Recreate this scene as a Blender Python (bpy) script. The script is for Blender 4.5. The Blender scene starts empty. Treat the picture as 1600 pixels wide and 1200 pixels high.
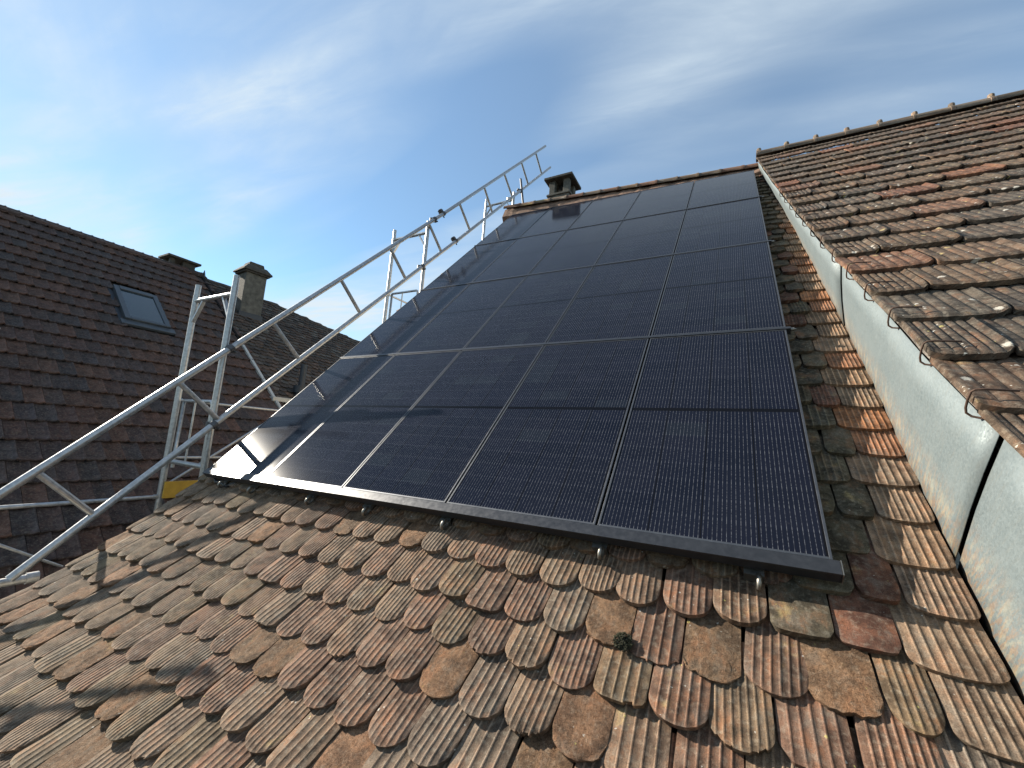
import bpy, bmesh, math, random
import numpy as np
from mathutils import Vector, Matrix

rng = random.Random(7)
nrng = np.random.default_rng(7)
SC = bpy.context.scene
COL = SC.collection

# ------------------------------------------------------------------ camera
cam_d = bpy.data.cameras.new('camera')
cam = bpy.data.objects.new('camera', cam_d)
COL.objects.link(cam)
RW = np.array([[0.8809059497, 0.4678151056, 0.0717895166],
               [-0.0012805165, 0.1540366536, -0.9880643043],
               [-0.4732896238, 0.8702997968, 0.1362908496]])
CW_ = (5.3222241426, -2.5594565293, 0.5130348203)
mm = Matrix.Identity(4)
for i in range(3):
    mm[i][0] = RW[0][i]; mm[i][1] = -RW[1][i]; mm[i][2] = -RW[2][i]; mm[i][3] = CW_[i]
cam.matrix_world = mm
cam_d.sensor_width = 36.0
cam_d.lens = 36.0 * 638.845 / 1600.0
cam_d.clip_start = 0.05
cam_d.clip_end = 3000
SC.camera = cam

# ------------------------------------------------------------------ light
SUN_DIR = Vector((-0.895, -0.058, 0.442)).normalized()
SUN_EL = math.asin(SUN_DIR.z)
SUN_AZ = math.atan2(SUN_DIR.x, SUN_DIR.y)
sun_d = bpy.data.lights.new('sun', 'SUN')
sun_d.energy = 5.0
sun_d.angle = math.radians(0.53)
sun_d.color = (1.0, 0.91, 0.77)
sun = bpy.data.objects.new('sun', sun_d)
sun.rotation_euler = SUN_DIR.to_track_quat('Z', 'Y').to_euler()
COL.objects.link(sun)

SC.view_settings.view_transform = 'Standard'
SC.view_settings.look = 'None'
SC.view_settings.gamma = 1.0
SC.view_settings.use_curve_mapping = False
SC.view_settings.exposure = 1.22

world = bpy.data.worlds.new("World")
SC.world = world
world.use_nodes = True
wt = world.node_tree
wt.nodes.clear()


class NT:
    """small helper round a node tree"""
    def __init__(s, tree): s.t = tree
    def n(s, typ, **kw):
        nd = s.t.nodes.new(typ)
        for k, v in kw.items():
            if k.startswith('i_'):
                key = k[2:]
                nd.inputs[int(key) if key.isdigit() else key.replace('_', ' ')].default_value = v
            else:
                setattr(nd, k, v)
        return nd
    def l(s, a, b): s.t.links.new(a, b)
    def math(s, op, a, b=None, c=None, clamp=False):
        nd = s.t.nodes.new('ShaderNodeMath'); nd.operation = op; nd.use_clamp = clamp
        for i, x in enumerate((a, b, c)):
            if x is None: continue
            if hasattr(x, 'node'): s.l(x, nd.inputs[i])
            else: nd.inputs[i].default_value = x
        return nd.outputs[0]
    def mix(s, fac, a, b, mode='MIX'):
        nd = s.t.nodes.new('ShaderNodeMix'); nd.data_type = 'RGBA'; nd.blend_type = mode
        for x, sock in ((fac, nd.inputs[0]), (a, nd.inputs[6]), (b, nd.inputs[7])):
            if hasattr(x, 'node'): s.l(x, sock)
            elif isinstance(x, tuple): sock.default_value = (*x, 1.0) if len(x) == 3 else x
            else: sock.default_value = x
        return nd.outputs[2]
    def ramp(s, fac, stops, interp='LINEAR'):
        nd = s.t.nodes.new('ShaderNodeValToRGB'); nd.color_ramp.interpolation = interp
        el = nd.color_ramp.elements
        while len(el) < len(stops): el.new(0.5)
        for e, (p, c) in zip(el, stops):
            e.position = p
            e.color = (c, c, c, 1) if isinstance(c, (int, float)) else (*c, 1)
        s.l(fac, nd.inputs[0])
        return nd.outputs[0]
    def noise(s, vec, scale, detail=4.0, rough=0.55, dist=0.0):
        nd = s.t.nodes.new('ShaderNodeTexNoise')
        nd.inputs['Scale'].default_value = scale; nd.inputs['Detail'].default_value = detail
        nd.inputs['Roughness'].default_value = rough; nd.inputs['Distortion'].default_value = dist
        s.l(vec, nd.inputs['Vector'])
        return nd.outputs[0]
    def vmul(s, vec, xyz):
        nd = s.t.nodes.new('ShaderNodeVectorMath'); nd.operation = 'MULTIPLY'
        s.l(vec, nd.inputs[0]); nd.inputs[1].default_value = xyz
        return nd.outputs[0]


W = NT(wt)
w_out = W.n('ShaderNodeOutputWorld')
w_bg = W.n('ShaderNodeBackground')
w_bg.inputs['Strength'].default_value = 0.070
sky = W.n('ShaderNodeTexSky', sky_type='NISHITA', sun_disc=False, sun_elevation=SUN_EL,
          sun_rotation=SUN_AZ, altitude=300.0, air_density=1.25, dust_density=0.02, ozone_density=1.6)
tc = W.n('ShaderNodeTexCoord')
sep = W.n('ShaderNodeSeparateXYZ'); W.l(tc.outputs['Generated'], sep.inputs[0])
zc = W.math('MAXIMUM', sep.outputs[2], 0.02)
zz = W.math('ADD', zc, 0.12)
px = W.math('DIVIDE', sep.outputs[0], zz)
py = W.math('DIVIDE', sep.outputs[1], zz)
cmb = W.n('ShaderNodeCombineXYZ'); W.l(px, cmb.inputs[0]); W.l(py, cmb.inputs[1])
mp = W.n('ShaderNodeMapping'); mp.inputs['Rotation'].default_value = (0, 0, math.radians(-52))
mp.inputs['Scale'].default_value = (0.55, 1.9, 1.0); mp.inputs['Location'].default_value = (0.35, 0.2, 0.0)
W.l(cmb.outputs[0], mp.inputs['Vector'])
n_big = W.noise(mp.outputs[0], 0.75, 3.0, 0.5, 0.6)
n_str = W.noise(mp.outputs[0], 1.7, 7.0, 0.55, 1.0)
n_fine = W.noise(W.vmul(mp.outputs[0], (1.0, 1.7, 1.0)), 3.2, 8.0, 0.6, 0.8)
c1 = W.ramp(n_big, [(0.38, 0.0), (0.60, 1.0)])
c2 = W.ramp(n_str, [(0.38, 0.05), (0.62, 1.0)])
c3 = W.ramp(n_fine, [(0.36, 0.25), (0.64, 1.0)])
cl = W.math('MULTIPLY', W.math('MULTIPLY', c1, c2), c3)
cl = W.math('ADD', W.math('MULTIPLY', cl, 0.75), W.math('ADD', W.math('MULTIPLY', c1, 0.36), 0.16), clamp=True)
cloud_col = W.mix(0.5, (4.8, 5.4, 5.8), (4.5, 5.3, 5.9))
sky_t = W.mix(1.0, sky.outputs[0], (0.76, 1.0, 1.12), 'MULTIPLY')
sky_mix = W.mix(cl, sky_t, cloud_col)
W.l(sky_mix, w_bg.inputs['Color'])
W.l(w_bg.outputs[0], w_out.inputs['Surface'])

# ------------------------------------------------------------------ frames of reference
SQ = math.sqrt(0.5)
TW = -0.0175714
def twist(u, v): return TW * (u / 1.15 - 2.5) * (v / 2.3 - 2.0)
def to_world(u, v, w):
    return np.stack([u, (v - w) * SQ, (v + w) * SQ], -1)
def P(u, v, w):                       # w above the (twisted) plane of the panels
    w = w + twist(u, v)
    return (u, (v - w) * SQ, (v + w) * SQ)
def surf(u, v):                       # tile surface of the near roof
    k = np.clip(0.35 - v, 0, None)
    sideR = np.clip((u - 5.3) / 0.9, 0, 1) * 0.03
    sag = 0.007 * np.sin(u * 1.9 + 0.6) * np.cos(v * 1.3 + u * 0.4) + 0.004 * np.sin(u * 4.3 + v * 2.1)
    return twist(u, v) - 0.150 - sideR + sag + 0.0735 * k * k

# ------------------------------------------------------------------ object helpers
def link(o, parent=None):
    COL.objects.link(o)
    if parent is not None: o.parent = parent
    return o
def empty(name, label, cat, group=None):
    o = bpy.data.objects.new(name, None); o.empty_display_size = 0.2
    link(o); tag(o, label, cat, group); return o
def tag(o, label=None, cat=None, group=None, kind=None):
    if label: o['label'] = label
    if cat: o['category'] = cat
    if group: o['group'] = group
    if kind: o['kind'] = kind
    return o

class MB:
    """collects shapes and links them as ONE mesh object"""
    def __init__(s): s.v = []; s.f = []; s.sm = []
    def add(s, vs, fs, smooth=False):
        b = len(s.v); s.v += [tuple(map(float, x)) for x in vs]
        for f in fs: s.f.append(tuple(b + i for i in f)); s.sm.append(smooth)
    def hexa(s, c):                   # 8 corners: bottom 4 ccw, top 4 ccw
        s.add(c, [(3, 2, 1, 0), (4, 5, 6, 7), (0, 1, 5, 4), (1, 2, 6, 5), (2, 3, 7, 6), (3, 0, 4, 7)])
    def box(s, lo, hi, R=None, o=(0, 0, 0)):
        x0, y0, z0 = lo; x1, y1, z1 = hi
        c = [(x0, y0, z0), (x1, y0, z0), (x1, y1, z0), (x0, y1, z0), (x0, y0, z1), (x1, y0, z1), (x1, y1, z1), (x0, y1, z1)]
        if R is not None: c = [tuple(R @ Vector(p) + Vector(o)) for p in c]
        elif o != (0, 0, 0): c = [tuple(Vector(p) + Vector(o)) for p in c]
        s.hexa(c)
    def bar(s, p0, p1, w, h, up=(0, 0, 1)):
        p0 = Vector(p0); p1 = Vector(p1); d = (p1 - p0).normalized(); up = Vector(up)
        x = d.cross(up).normalized(); y = x.cross(d).normalized()
        c = []
        for q in (p0, p1):
            pass
        a = [p0 - x * w / 2 - y * h / 2, p0 + x * w / 2 - y * h / 2, p1 + x * w / 2 - y * h / 2, p1 - x * w / 2 - y * h / 2]
        b = [q + y * h for q in a]
        s.hexa(a + b)
    def tube(s, p0, p1, r, seg=14, caps=True, r1=None, hollow=False):
        p0 = Vector(p0); p1 = Vector(p1); d = (p1 - p0).normalized(); r1 = r if r1 is None else r1
        a = d.orthogonal().normalized(); b = d.cross(a)
        vs = []
        for q, rr in ((p0, r), (p1, r1)):
            for i in range(seg):
                t = 2 * math.pi * i / seg; vs.append(q + (a * math.cos(t) + b * math.sin(t)) * rr)
        s.add(vs, [(i, (i + 1) % seg, seg + (i + 1) % seg, seg + i) for i in range(seg)], True)
        if caps: s.add(vs, [tuple(range(seg))[::-1], tuple(range(seg, 2 * seg))])
    def path(s, pts, r, seg=8):
        pts = [Vector(p) for p in pts]; n = len(pts); vs = []; ref = None
        for i, p in enumerate(pts):
            d = (pts[min(i + 1, n - 1)] - pts[max(i - 1, 0)]).normalized()
            a = (d.orthogonal() if ref is None else ref - d * ref.dot(d)).normalized(); ref = a
            b = d.cross(a)
            for k in range(seg):
                t = 2 * math.pi * k / seg; vs.append(p + (a * math.cos(t) + b * math.sin(t)) * r)
        fs = [(i * seg + k, i * seg + (k + 1) % seg, (i + 1) * seg + (k + 1) % seg, (i + 1) * seg + k) for i in range(n - 1) for k in range(seg)]
        s.add(vs, fs, True)
        s.add(vs, [tuple(range(seg))[::-1], tuple(range((n - 1) * seg, n * seg))])
    def build(s, name, mat, parent=None, bevel=0):
        me = bpy.data.meshes.new(name); me.from_pydata(s.v, [], s.f); me.validate()
        me.polygons.foreach_set('use_smooth', s.sm if len(s.sm) == len(me.polygons) else [False] * len(me.polygons))
        me.materials.append(mat); me.update()
        o = bpy.data.objects.new(name, me); link(o, parent)
        if bevel:
            md = o.modifiers.new('bevel', 'BEVEL'); md.width = bevel; md.segments = 2; md.limit_method = 'ANGLE'
        return o

# ------------------------------------------------------------------ materials
def new_mat(name):
    m = bpy.data.materials.new(name); m.use_nodes = True
    t = NT(m.node_tree); b = m.node_tree.nodes['Principled BSDF']
    return m, t, b
def simple(name, col, rough=0.6, metal=0.0, var=0.15, scale=12.0, bump=0.0, spec=0.5):
    m, t, b = new_mat(name)
    co = t.n('ShaderNodeTexCoord').outputs['Object']
    nz = t.noise(co, scale, 6.0, 0.6)
    lo = tuple(c * (1 - var) for c in col); hi = tuple(min(1, c * (1 + var)) for c in col)
    t.l(t.ramp(nz, [(0.3, lo), (0.7, hi)]), b.inputs['Base Color'])
    t.l(t.math('ADD', t.math('MULTIPLY', nz, 0.25), rough - 0.12), b.inputs['Roughness'])
    b.inputs['Metallic'].default_value = metal
    b.inputs['Specular IOR Level'].default_value = spec
    if bump:
        bp = t.n('ShaderNodeBump', i_Strength=bump, i_Distance=0.01); t.l(t.noise(co, scale * 6, 5.0), bp.inputs['Height']); t.l(bp.outputs[0], b.inputs['Normal'])
    return m

def clay_material(name, stain=1.0, lichen=1.0, bumpk=1.0, warmth=1.0):
    """weathered clay tile: 'tint' attribute = fired colour of the tile times any painted shading, 'tuv' = metres on the tile"""
    m, t, b = new_mat(name)
    tint = t.n('ShaderNodeAttribute', attribute_name='tint')
    uv = t.n('ShaderNodeUVMap', uv_map='tuv').outputs[0]
    rough_a = tint.outputs['Alpha']
    big = t.noise(uv, 9.0, 5.0, 0.6)
    mid = t.noise(uv, 34.0, 6.0, 0.65)
    fine = t.noise(uv, 240.0, 4.0, 0.6)
    streak = t.noise(t.vmul(uv, (75.0, 7.0, 1.0)), 1.0, 5.0, 0.6)
    base = tint.outputs['Color']
    # mineral bloom and dirt
    dark = t.mix(1.0, base, (0.46, 0.46, 0.47), 'MULTIPLY')
    light = t.mix(0.55, base, (0.36, 0.33, 0.27))
    rust = t.mix(0.6, base, (0.34, 0.135, 0.058))
    c = t.mix(t.math('MULTIPLY', t.ramp(t.noise(t.vmul(uv, (9.0, 5.0, 1.0)), 1.0, 5.0, 0.65), [(0.48, 0.0), (0.66, 1.0)]), 0.62 * warmth), base, rust)
    grey = t.mix(0.65, base, (0.13, 0.122, 0.105))
    c = t.mix(t.math('MULTIPLY', t.ramp(t.noise(t.vmul(uv, (13.0, 8.0, 1.0)), 1.0, 6.0, 0.7), [(0.50, 0.0), (0.62, 1.0)]), 0.8 * warmth), c, grey)
    film = t.ramp(t.noise(uv, 5.3, 4.0, 0.6), [(0.63, 0.0), (0.72, 0.7)])
    c = t.mix(t.math('MULTIPLY', film, t.math('MULTIPLY', t.ramp(mid, [(0.35, 0.2), (0.6, 1.0)]), warmth)), c, (0.36, 0.27, 0.11))
    c = t.mix(t.math('MULTIPLY', t.ramp(big, [(0.44, 0.0), (0.60, 1.0)]), 0.85 * stain), c, dark)
    c = t.mix(t.math('MULTIPLY', t.ramp(mid, [(0.50, 0.0), (0.72, 1.0)]), 0.55 * stain), c, light)
    c = t.mix(t.math('MULTIPLY', t.ramp(streak, [(0.48, 0.0), (0.75, 1.0)]), 0.5 * stain), c, dark)
    c = t.mix(t.ramp(fine, [(0.3, 0.0), (0.75, 1.0)]), t.mix(1.0, c, (0.55, 0.54, 0.53), 'MULTIPLY'), t.mix(1.0, c, (1.38, 1.35, 1.30), 'MULTIPLY'))
    c = t.mix(t.math('MULTIPLY', t.ramp(t.noise(uv, 95.0, 6.0, 0.7), [(0.52, 0.0), (0.66, 1.0)]), 0.5 * stain), c, t.mix(1.0, c, (0.42, 0.41, 0.40), 'MULTIPLY'))
    # lichen: pale crusty spots and a little yellow
    vo = t.n('ShaderNodeTexVoronoi', feature='F1'); vo.inputs['Scale'].default_value = 42.0
    dv = t.n('ShaderNodeVectorMath', operation='ADD'); t.l(uv, dv.inputs[0])
    nv = t.n('ShaderNodeTexNoise'); nv.inputs['Scale'].default_value = 90.0; t.l(uv, nv.inputs['Vector'])
    t.l(t.vmul(nv.outputs['Color'], (0.016, 0.016, 0.0)), dv.inputs[1]); t.l(dv.outputs[0], vo.inputs['Vector'])
    rad = t.math('MULTIPLY', t.ramp(t.noise(uv, 6.0, 2.0), [(0.50, 0.0), (0.80, 1.0)]), 0.55 * lichen)
    spot = t.math('LESS_THAN', vo.outputs['Distance'], rad)
    keep = t.math('GREATER_THAN', t.n('ShaderNodeSeparateColor').outputs[0], -1.0)
    sc = t.n('ShaderNodeSeparateColor'); t.l(vo.outputs['Color'], sc.inputs[0])
    spot = t.math('MULTIPLY', spot, t.math('GREATER_THAN', sc.outputs[0], 0.55))
    lcol = t.mix(t.math('GREATER_THAN', sc.outputs[1], 0.8), (0.50, 0.49, 0.44), (0.42, 0.36, 0.12))
    c = t.mix(t.math('MULTIPLY', spot, t.math('MULTIPLY', t.ramp(fine, [(0.35, 0.3), (0.6, 1.0)]), 0.85)), c, lcol)
    vb = t.n('ShaderNodeTexVoronoi', feature='F1'); vb.inputs['Scale'].default_value = 13.0; t.l(dv.outputs[0], vb.inputs['Vector'])
    sb = t.n('ShaderNodeSeparateColor'); t.l(vb.outputs['Color'], sb.inputs[0])
    bigs = t.math('MULTIPLY', t.math('GREATER_THAN', sb.outputs[2], 0.965 - 0.10 * (lichen - 1)), t.ramp(t.math('ADD', vb.outputs['Distance'], t.math('MULTIPLY', t.noise(uv, 120.0, 4.0), 0.35)), [(0.36, 0.8), (0.46, 0.0)]))
    bigs = t.math('MULTIPLY', bigs, min(1.0, lichen))
    c = t.mix(bigs, c, t.mix(t.math('GREATER_THAN', sb.outputs[0], 0.62), (0.46, 0.43, 0.37), (0.36, 0.28, 0.13)))
    b.inputs['Roughness'].default_value = 0.9
    b.inputs['Specular IOR Level'].default_value = 0.25
    # surface grain
    h = t.math('ADD', t.math('MULTIPLY', mid, 0.6), t.math('MULTIPLY', fine, 0.25))
    pitn = t.noise(uv, 60.0, 7.0, 0.75)
    pit = t.math('MULTIPLY', t.math('SUBTRACT', 1.0, rough_a), t.math('MULTIPLY', pitn, 4.0))
    c = t.mix(t.math('MULTIPLY', t.math('SUBTRACT', 1.0, rough_a), t.ramp(pitn, [(0.38, 0.6), (0.54, 0.0)])), c, t.mix(1.0, c, (0.32, 0.28, 0.24), 'MULTIPLY'))
    t.l(c, b.inputs['Base Color'])
    h = t.math('ADD', h, pit)
    bp = t.n('ShaderNodeBump', i_Strength=0.8 * bumpk, i_Distance=0.008)
    t.l(h, bp.inputs['Height']); t.l(bp.outputs[0], b.inputs['Normal'])
    return m

M_CLAY = clay_material('weathered_clay', stain=1.15, lichen=0.6)
M_CLAY_R = clay_material('weathered_clay_interlocking', stain=1.3, lichen=1.1, warmth=0.9)
M_CLAY_N = clay_material('dark_clay', stain=0.9, lichen=0.15, bumpk=0.6, warmth=0.25)
M_BOARD = simple('old_boards', (0.10, 0.085, 0.07), 0.85, 0, 0.3, 9, 0.3)
M_UNDER = simple('dark_batten_deck', (0.035, 0.03, 0.026), 0.95, 0, 0.3, 9)
M_PLASTER = simple('render_plaster', (0.55, 0.50, 0.42), 0.9, 0, 0.12, 3, 0.3)
M_CONC = simple('weathered_concrete', (0.092, 0.086, 0.072), 0.92, 0, 0.45, 7, 0.8)
M_CONC_D = simple('sooty_concrete', (0.055, 0.049, 0.040), 0.95, 0, 0.5, 8, 0.9)
M_MORTAR = simple('crumbling_mortar', (0.17, 0.15, 0.13), 0.95, 0, 0.6, 14, 1.0)
M_RUST = simple('rusty_wire', (0.075, 0.045, 0.032), 0.75, 0.4, 0.3, 40)
M_DARKMET = simple('dark_coupler_steel', (0.10, 0.10, 0.105), 0.55, 0.7, 0.3, 50)
M_ZINCLIP = simple('zinc_coupler', (0.48, 0.46, 0.42), 0.5, 0.8, 0.25, 50)
M_BLACK = simple('black_anodised', (0.022, 0.024, 0.028), 0.42, 0.35, 0.2, 30)
M_TRIM = simple('black_anodised_trim', (0.055, 0.057, 0.062), 0.36, 0.7, 0.15, 30)
M_HOOK = simple('stainless_hook', (0.22, 0.21, 0.19), 0.45, 0.9, 0.15, 30)
M_YELLOW = simple('yellow_board', (0.40, 0.24, 0.025), 0.6, 0, 0.15, 12)
M_GREYMET = simple('grey_sheet_metal', (0.42, 0.41, 0.38), 0.6, 0.3, 0.12, 10)
M_FLUE = simple('dark_flue_pipe', (0.03, 0.035, 0.042), 0.5, 0.3, 0.2, 12)
M_WINF = simple('grey_window_frame', (0.055, 0.065, 0.075), 0.5, 0.3, 0.15, 12)
M_MOSS = simple('moss', (0.022, 0.023, 0.008), 0.95, 0, 0.5, 40, 1.0)
M_VOID = simple('void_shade', (0.008, 0.008, 0.008), 0.95, 0, 0.1, 8)  # black standing in for shade in hollows and open joints
M_GROUND = simple('asphalt_ground', (0.06, 0.06, 0.058), 0.9, 0, 0.25, 0.6, 0.3)

# galvanised scaffold tube
M_TUBE, t, b = new_mat('galvanised_tube')
co = t.n('ShaderNodeTexCoord').outputs['Object']
n1 = t.noise(co, 22.0, 5.0, 0.65); n2 = t.noise(co, 4.0, 3.0)
cc = t.mix(t.ramp(n1, [(0.35, 0.0), (0.7, 1.0)]), (0.30, 0.305, 0.31), (0.48, 0.485, 0.49))
cc = t.mix(t.ramp(n2, [(0.56, 0.0), (0.78, 0.55)]), cc, (0.34, 0.31, 0.27))
t.l(cc, b.inputs['Base Color']); b.inputs['Metallic'].default_value = 0.72
t.l(t.math('ADD', t.math('MULTIPLY', n1, 0.3), 0.24), b.inputs['Roughness'])

# galvanised flashing sheet
M_ZINC, t, b = new_mat('galvanised_flashing')
uv = t.n('ShaderNodeUVMap', uv_map='tuv').outputs[0]
vo = t.n('ShaderNodeTexVoronoi'); vo.inputs['Scale'].default_value = 120.0; t.l(uv, vo.inputs['Vector'])
sc = t.n('ShaderNodeSeparateColor'); t.l(vo.outputs['Color'], sc.inputs[0])
n1 = t.noise(uv, 5.0, 6.0, 0.6)
drip = t.noise(t.vmul(uv, (60.0, 9.0, 1.0)), 1.0, 6.0, 0.7)
cc = t.mix(sc.outputs[0], (0.108, 0.136, 0.145), (0.145, 0.176, 0.184))
cc = t.mix(t.math('MULTIPLY', t.ramp(n1, [(0.35, 0.0), (0.65, 1.0)]), 0.5), cc, (0.17, 0.20, 0.207))
cc = t.mix(t.math('MULTIPLY', t.ramp(drip, [(0.5, 0.0), (0.72, 1.0)]), 0.5), cc, (0.15, 0.16, 0.15))
suv = t.n('ShaderNodeSeparateXYZ'); t.l(uv, suv.inputs[0])
low = t.ramp(suv.outputs[1], [(0.0, 1.0), (0.30, 0.0)])
rst = t.math('MULTIPLY', t.ramp(t.noise(t.vmul(uv, (46.0, 14.0, 1.0)), 1.0, 7.0, 0.7), [(0.47, 0.0), (0.56, 1.0)]), low)
cc = t.mix(t.math('MULTIPLY', rst, 0.6), cc, (0.32, 0.16, 0.06))
ylw = t.math('MULTIPLY', t.ramp(t.noise(t.vmul(uv, (22.0, 9.0, 1.0)), 1.0, 5.0, 0.7), [(0.48, 0.0), (0.62, 1.0)]), low)
cc = t.mix(t.math('MULTIPLY', ylw, 0.4), cc, (0.55, 0.48, 0.30))
t.l(cc, b.inputs['Base Color']); b.inputs['Metallic'].default_value = 0.25
t.l(t.math('ADD', t.math('MULTIPLY', sc.outputs[1], 0.2), 0.55), b.inputs['Roughness'])
bp = t.n('ShaderNodeBump', i_Strength=0.25, i_Distance=0.01); t.l(n1, bp.inputs['Height']); t.l(bp.outputs[0], b.inputs['Normal'])

# silver-edged module frame
M_FRAME = simple('module_frame', (0.095, 0.10, 0.11), 0.42, 0.75, 0.12, 20)

# glass over cells ('tuv' in metres on the module)
M_CELL, t, b = new_mat('solar_cells_under_glass')
uv = t.n('ShaderNodeUVMap', uv_map='tuv').outputs[0]
ob = t.n('ShaderNodeTexCoord').outputs['Object']
s = t.n('ShaderNodeSeparateXYZ'); t.l(uv, s.inputs[0])
X, Y = s.outputs[0], s.outputs[1]
PW, PH = 1.13, 2.29
cw = 1.098 / 4
xc = t.math('DIVIDE', t.math('SUBTRACT', X, 0.016), cw)
xf = t.math('FRACT', xc)
wire_n = 12.0
wx = t.math('FRACT', t.math('MULTIPLY', xf, wire_n))
wire = t.math('LESS_THAN', t.math('ABSOLUTE', t.math('SUBTRACT', wx, 0.5)), 0.055)
ymid = t.math('ABSOLUTE', t.math('SUBTRACT', Y, PH / 2))
ycell = t.math('DIVIDE', t.math('SUBTRACT', ymid, 0.012), 0.1395)
yf = t.math('FRACT', ycell)
idc = t.n('ShaderNodeCombineXYZ'); t.l(t.math('FLOOR', xc), idc.inputs[0]); t.l(t.math('FLOOR', t.math('DIVIDE', t.math('SUBTRACT', Y, 0.01), 0.1395)), idc.inputs[1])
idobj = t.n('ShaderNodeObjectInfo')
t.l(t.math('MULTIPLY', idobj.outputs['Random'], 37.0), idc.inputs[2])
wn = t.n('ShaderNodeTexWhiteNoise', noise_dimensions='3D'); t.l(idc.outputs[0], wn.inputs['Vector'])
gapx = t.math('LESS_THAN', t.math('ABSOLUTE', t.math('SUBTRACT', xf, 0.5)), 0.487)
gapm = t.math('GREATER_THAN', ymid, 0.019)
edge = t.math('MULTIPLY', t.math('MULTIPLY', t.math('GREATER_THAN', X, 0.016), t.math('LESS_THAN', X, PW - 0.016)),
              t.math('MULTIPLY', t.math('GREATER_THAN', Y, 0.014), t.math('LESS_THAN', Y, PH - 0.014)))
oncell = t.math('MULTIPLY', t.math('MULTIPLY', gapx, gapm), edge)
cellc = t.mix(wn.outputs['Value'], (0.0046, 0.0068, 0.0145), (0.0070, 0.0092, 0.0185))
cellc = t.mix(t.math('GREATER_THAN', wn.outputs['Value'], 0.9), cellc, (0.0085, 0.012, 0.020))
# soldered dots where the wires cross the finer grid, brighter at the cell joints
dash = t.noise(t.vmul(uv, (43.7, 60.0, 1.0)), 1.0, 1.0)
joint = t.math('LESS_THAN', t.math('ABSOLUTE', t.math('SUBTRACT', yf, 0.5)), 0.44)
wb = t.math('ADD', t.math('MULTIPLY', t.ramp(dash, [(0.42, 0.0), (0.62, 1.0)]), 0.75), 0.15)
wb = t.math('ADD', wb, t.math('MULTIPLY', t.math('SUBTRACT', 1.0, joint), 0.9))
wirec = t.mix(wb, (0.012, 0.014, 0.021), (0.11, 0.115, 0.13))
c = t.mix(t.math('MULTIPLY', wire, oncell), cellc, wirec)
c = t.mix(oncell, (0.0035, 0.004, 0.006), c)
# dust film and smears, thicker towards the lower edge of each module
d1 = t.noise(ob, 1.1, 5.0, 0.6); d2 = t.noise(uv, 26.0, 7.0, 0.75)
dust = t.math('MULTIPLY', t.ramp(d1, [(0.3, 0.25), (0.75, 1.0)]), 0.009)
smear = t.math('MULTIPLY', t.math('MULTIPLY', t.ramp(d2, [(0.60, 0.0), (0.74, 1.0)]), t.ramp(Y, [(0.0, 1.0), (0.5, 0.12)])), t.ramp(t.noise(ob, 0.9, 2.0), [(0.5, 0.0), (0.66, 0.32)]))
c = t.mix(t.math('ADD', dust, smear, clamp=True), c, (0.33, 0.31, 0.28))
t.l(c, b.inputs['Base Color'])
b.inputs['Roughness'].default_value = 0.10
b.inputs['Specular IOR Level'].default_value = 0.10
b.inputs['IOR'].default_value = 1.4
b.inputs['Coat Weight'].default_value = 0.0
b.inputs['Coat Roughness'].default_value = 0.3
b.inputs['Coat IOR'].default_value = 1.40

# roof window pane
M_PANE, t, b = new_mat('window_pane')
b.inputs['Base Color'].default_value = (0.02, 0.035, 0.045, 1); b.inputs['Roughness'].default_value = 0.08
b.inputs['Specular IOR Level'].default_value = 0.5
b.inputs['Coat Weight'].default_value = 0.12
co = t.n('ShaderNodeTexCoord').outputs['Object']
bp = t.n('ShaderNodeBump', i_Strength=0.03, i_Distance=0.02); t.l(t.noise(co, 2.0), bp.inputs['Height']); t.l(bp.outputs[0], b.inputs['Normal'])

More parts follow.
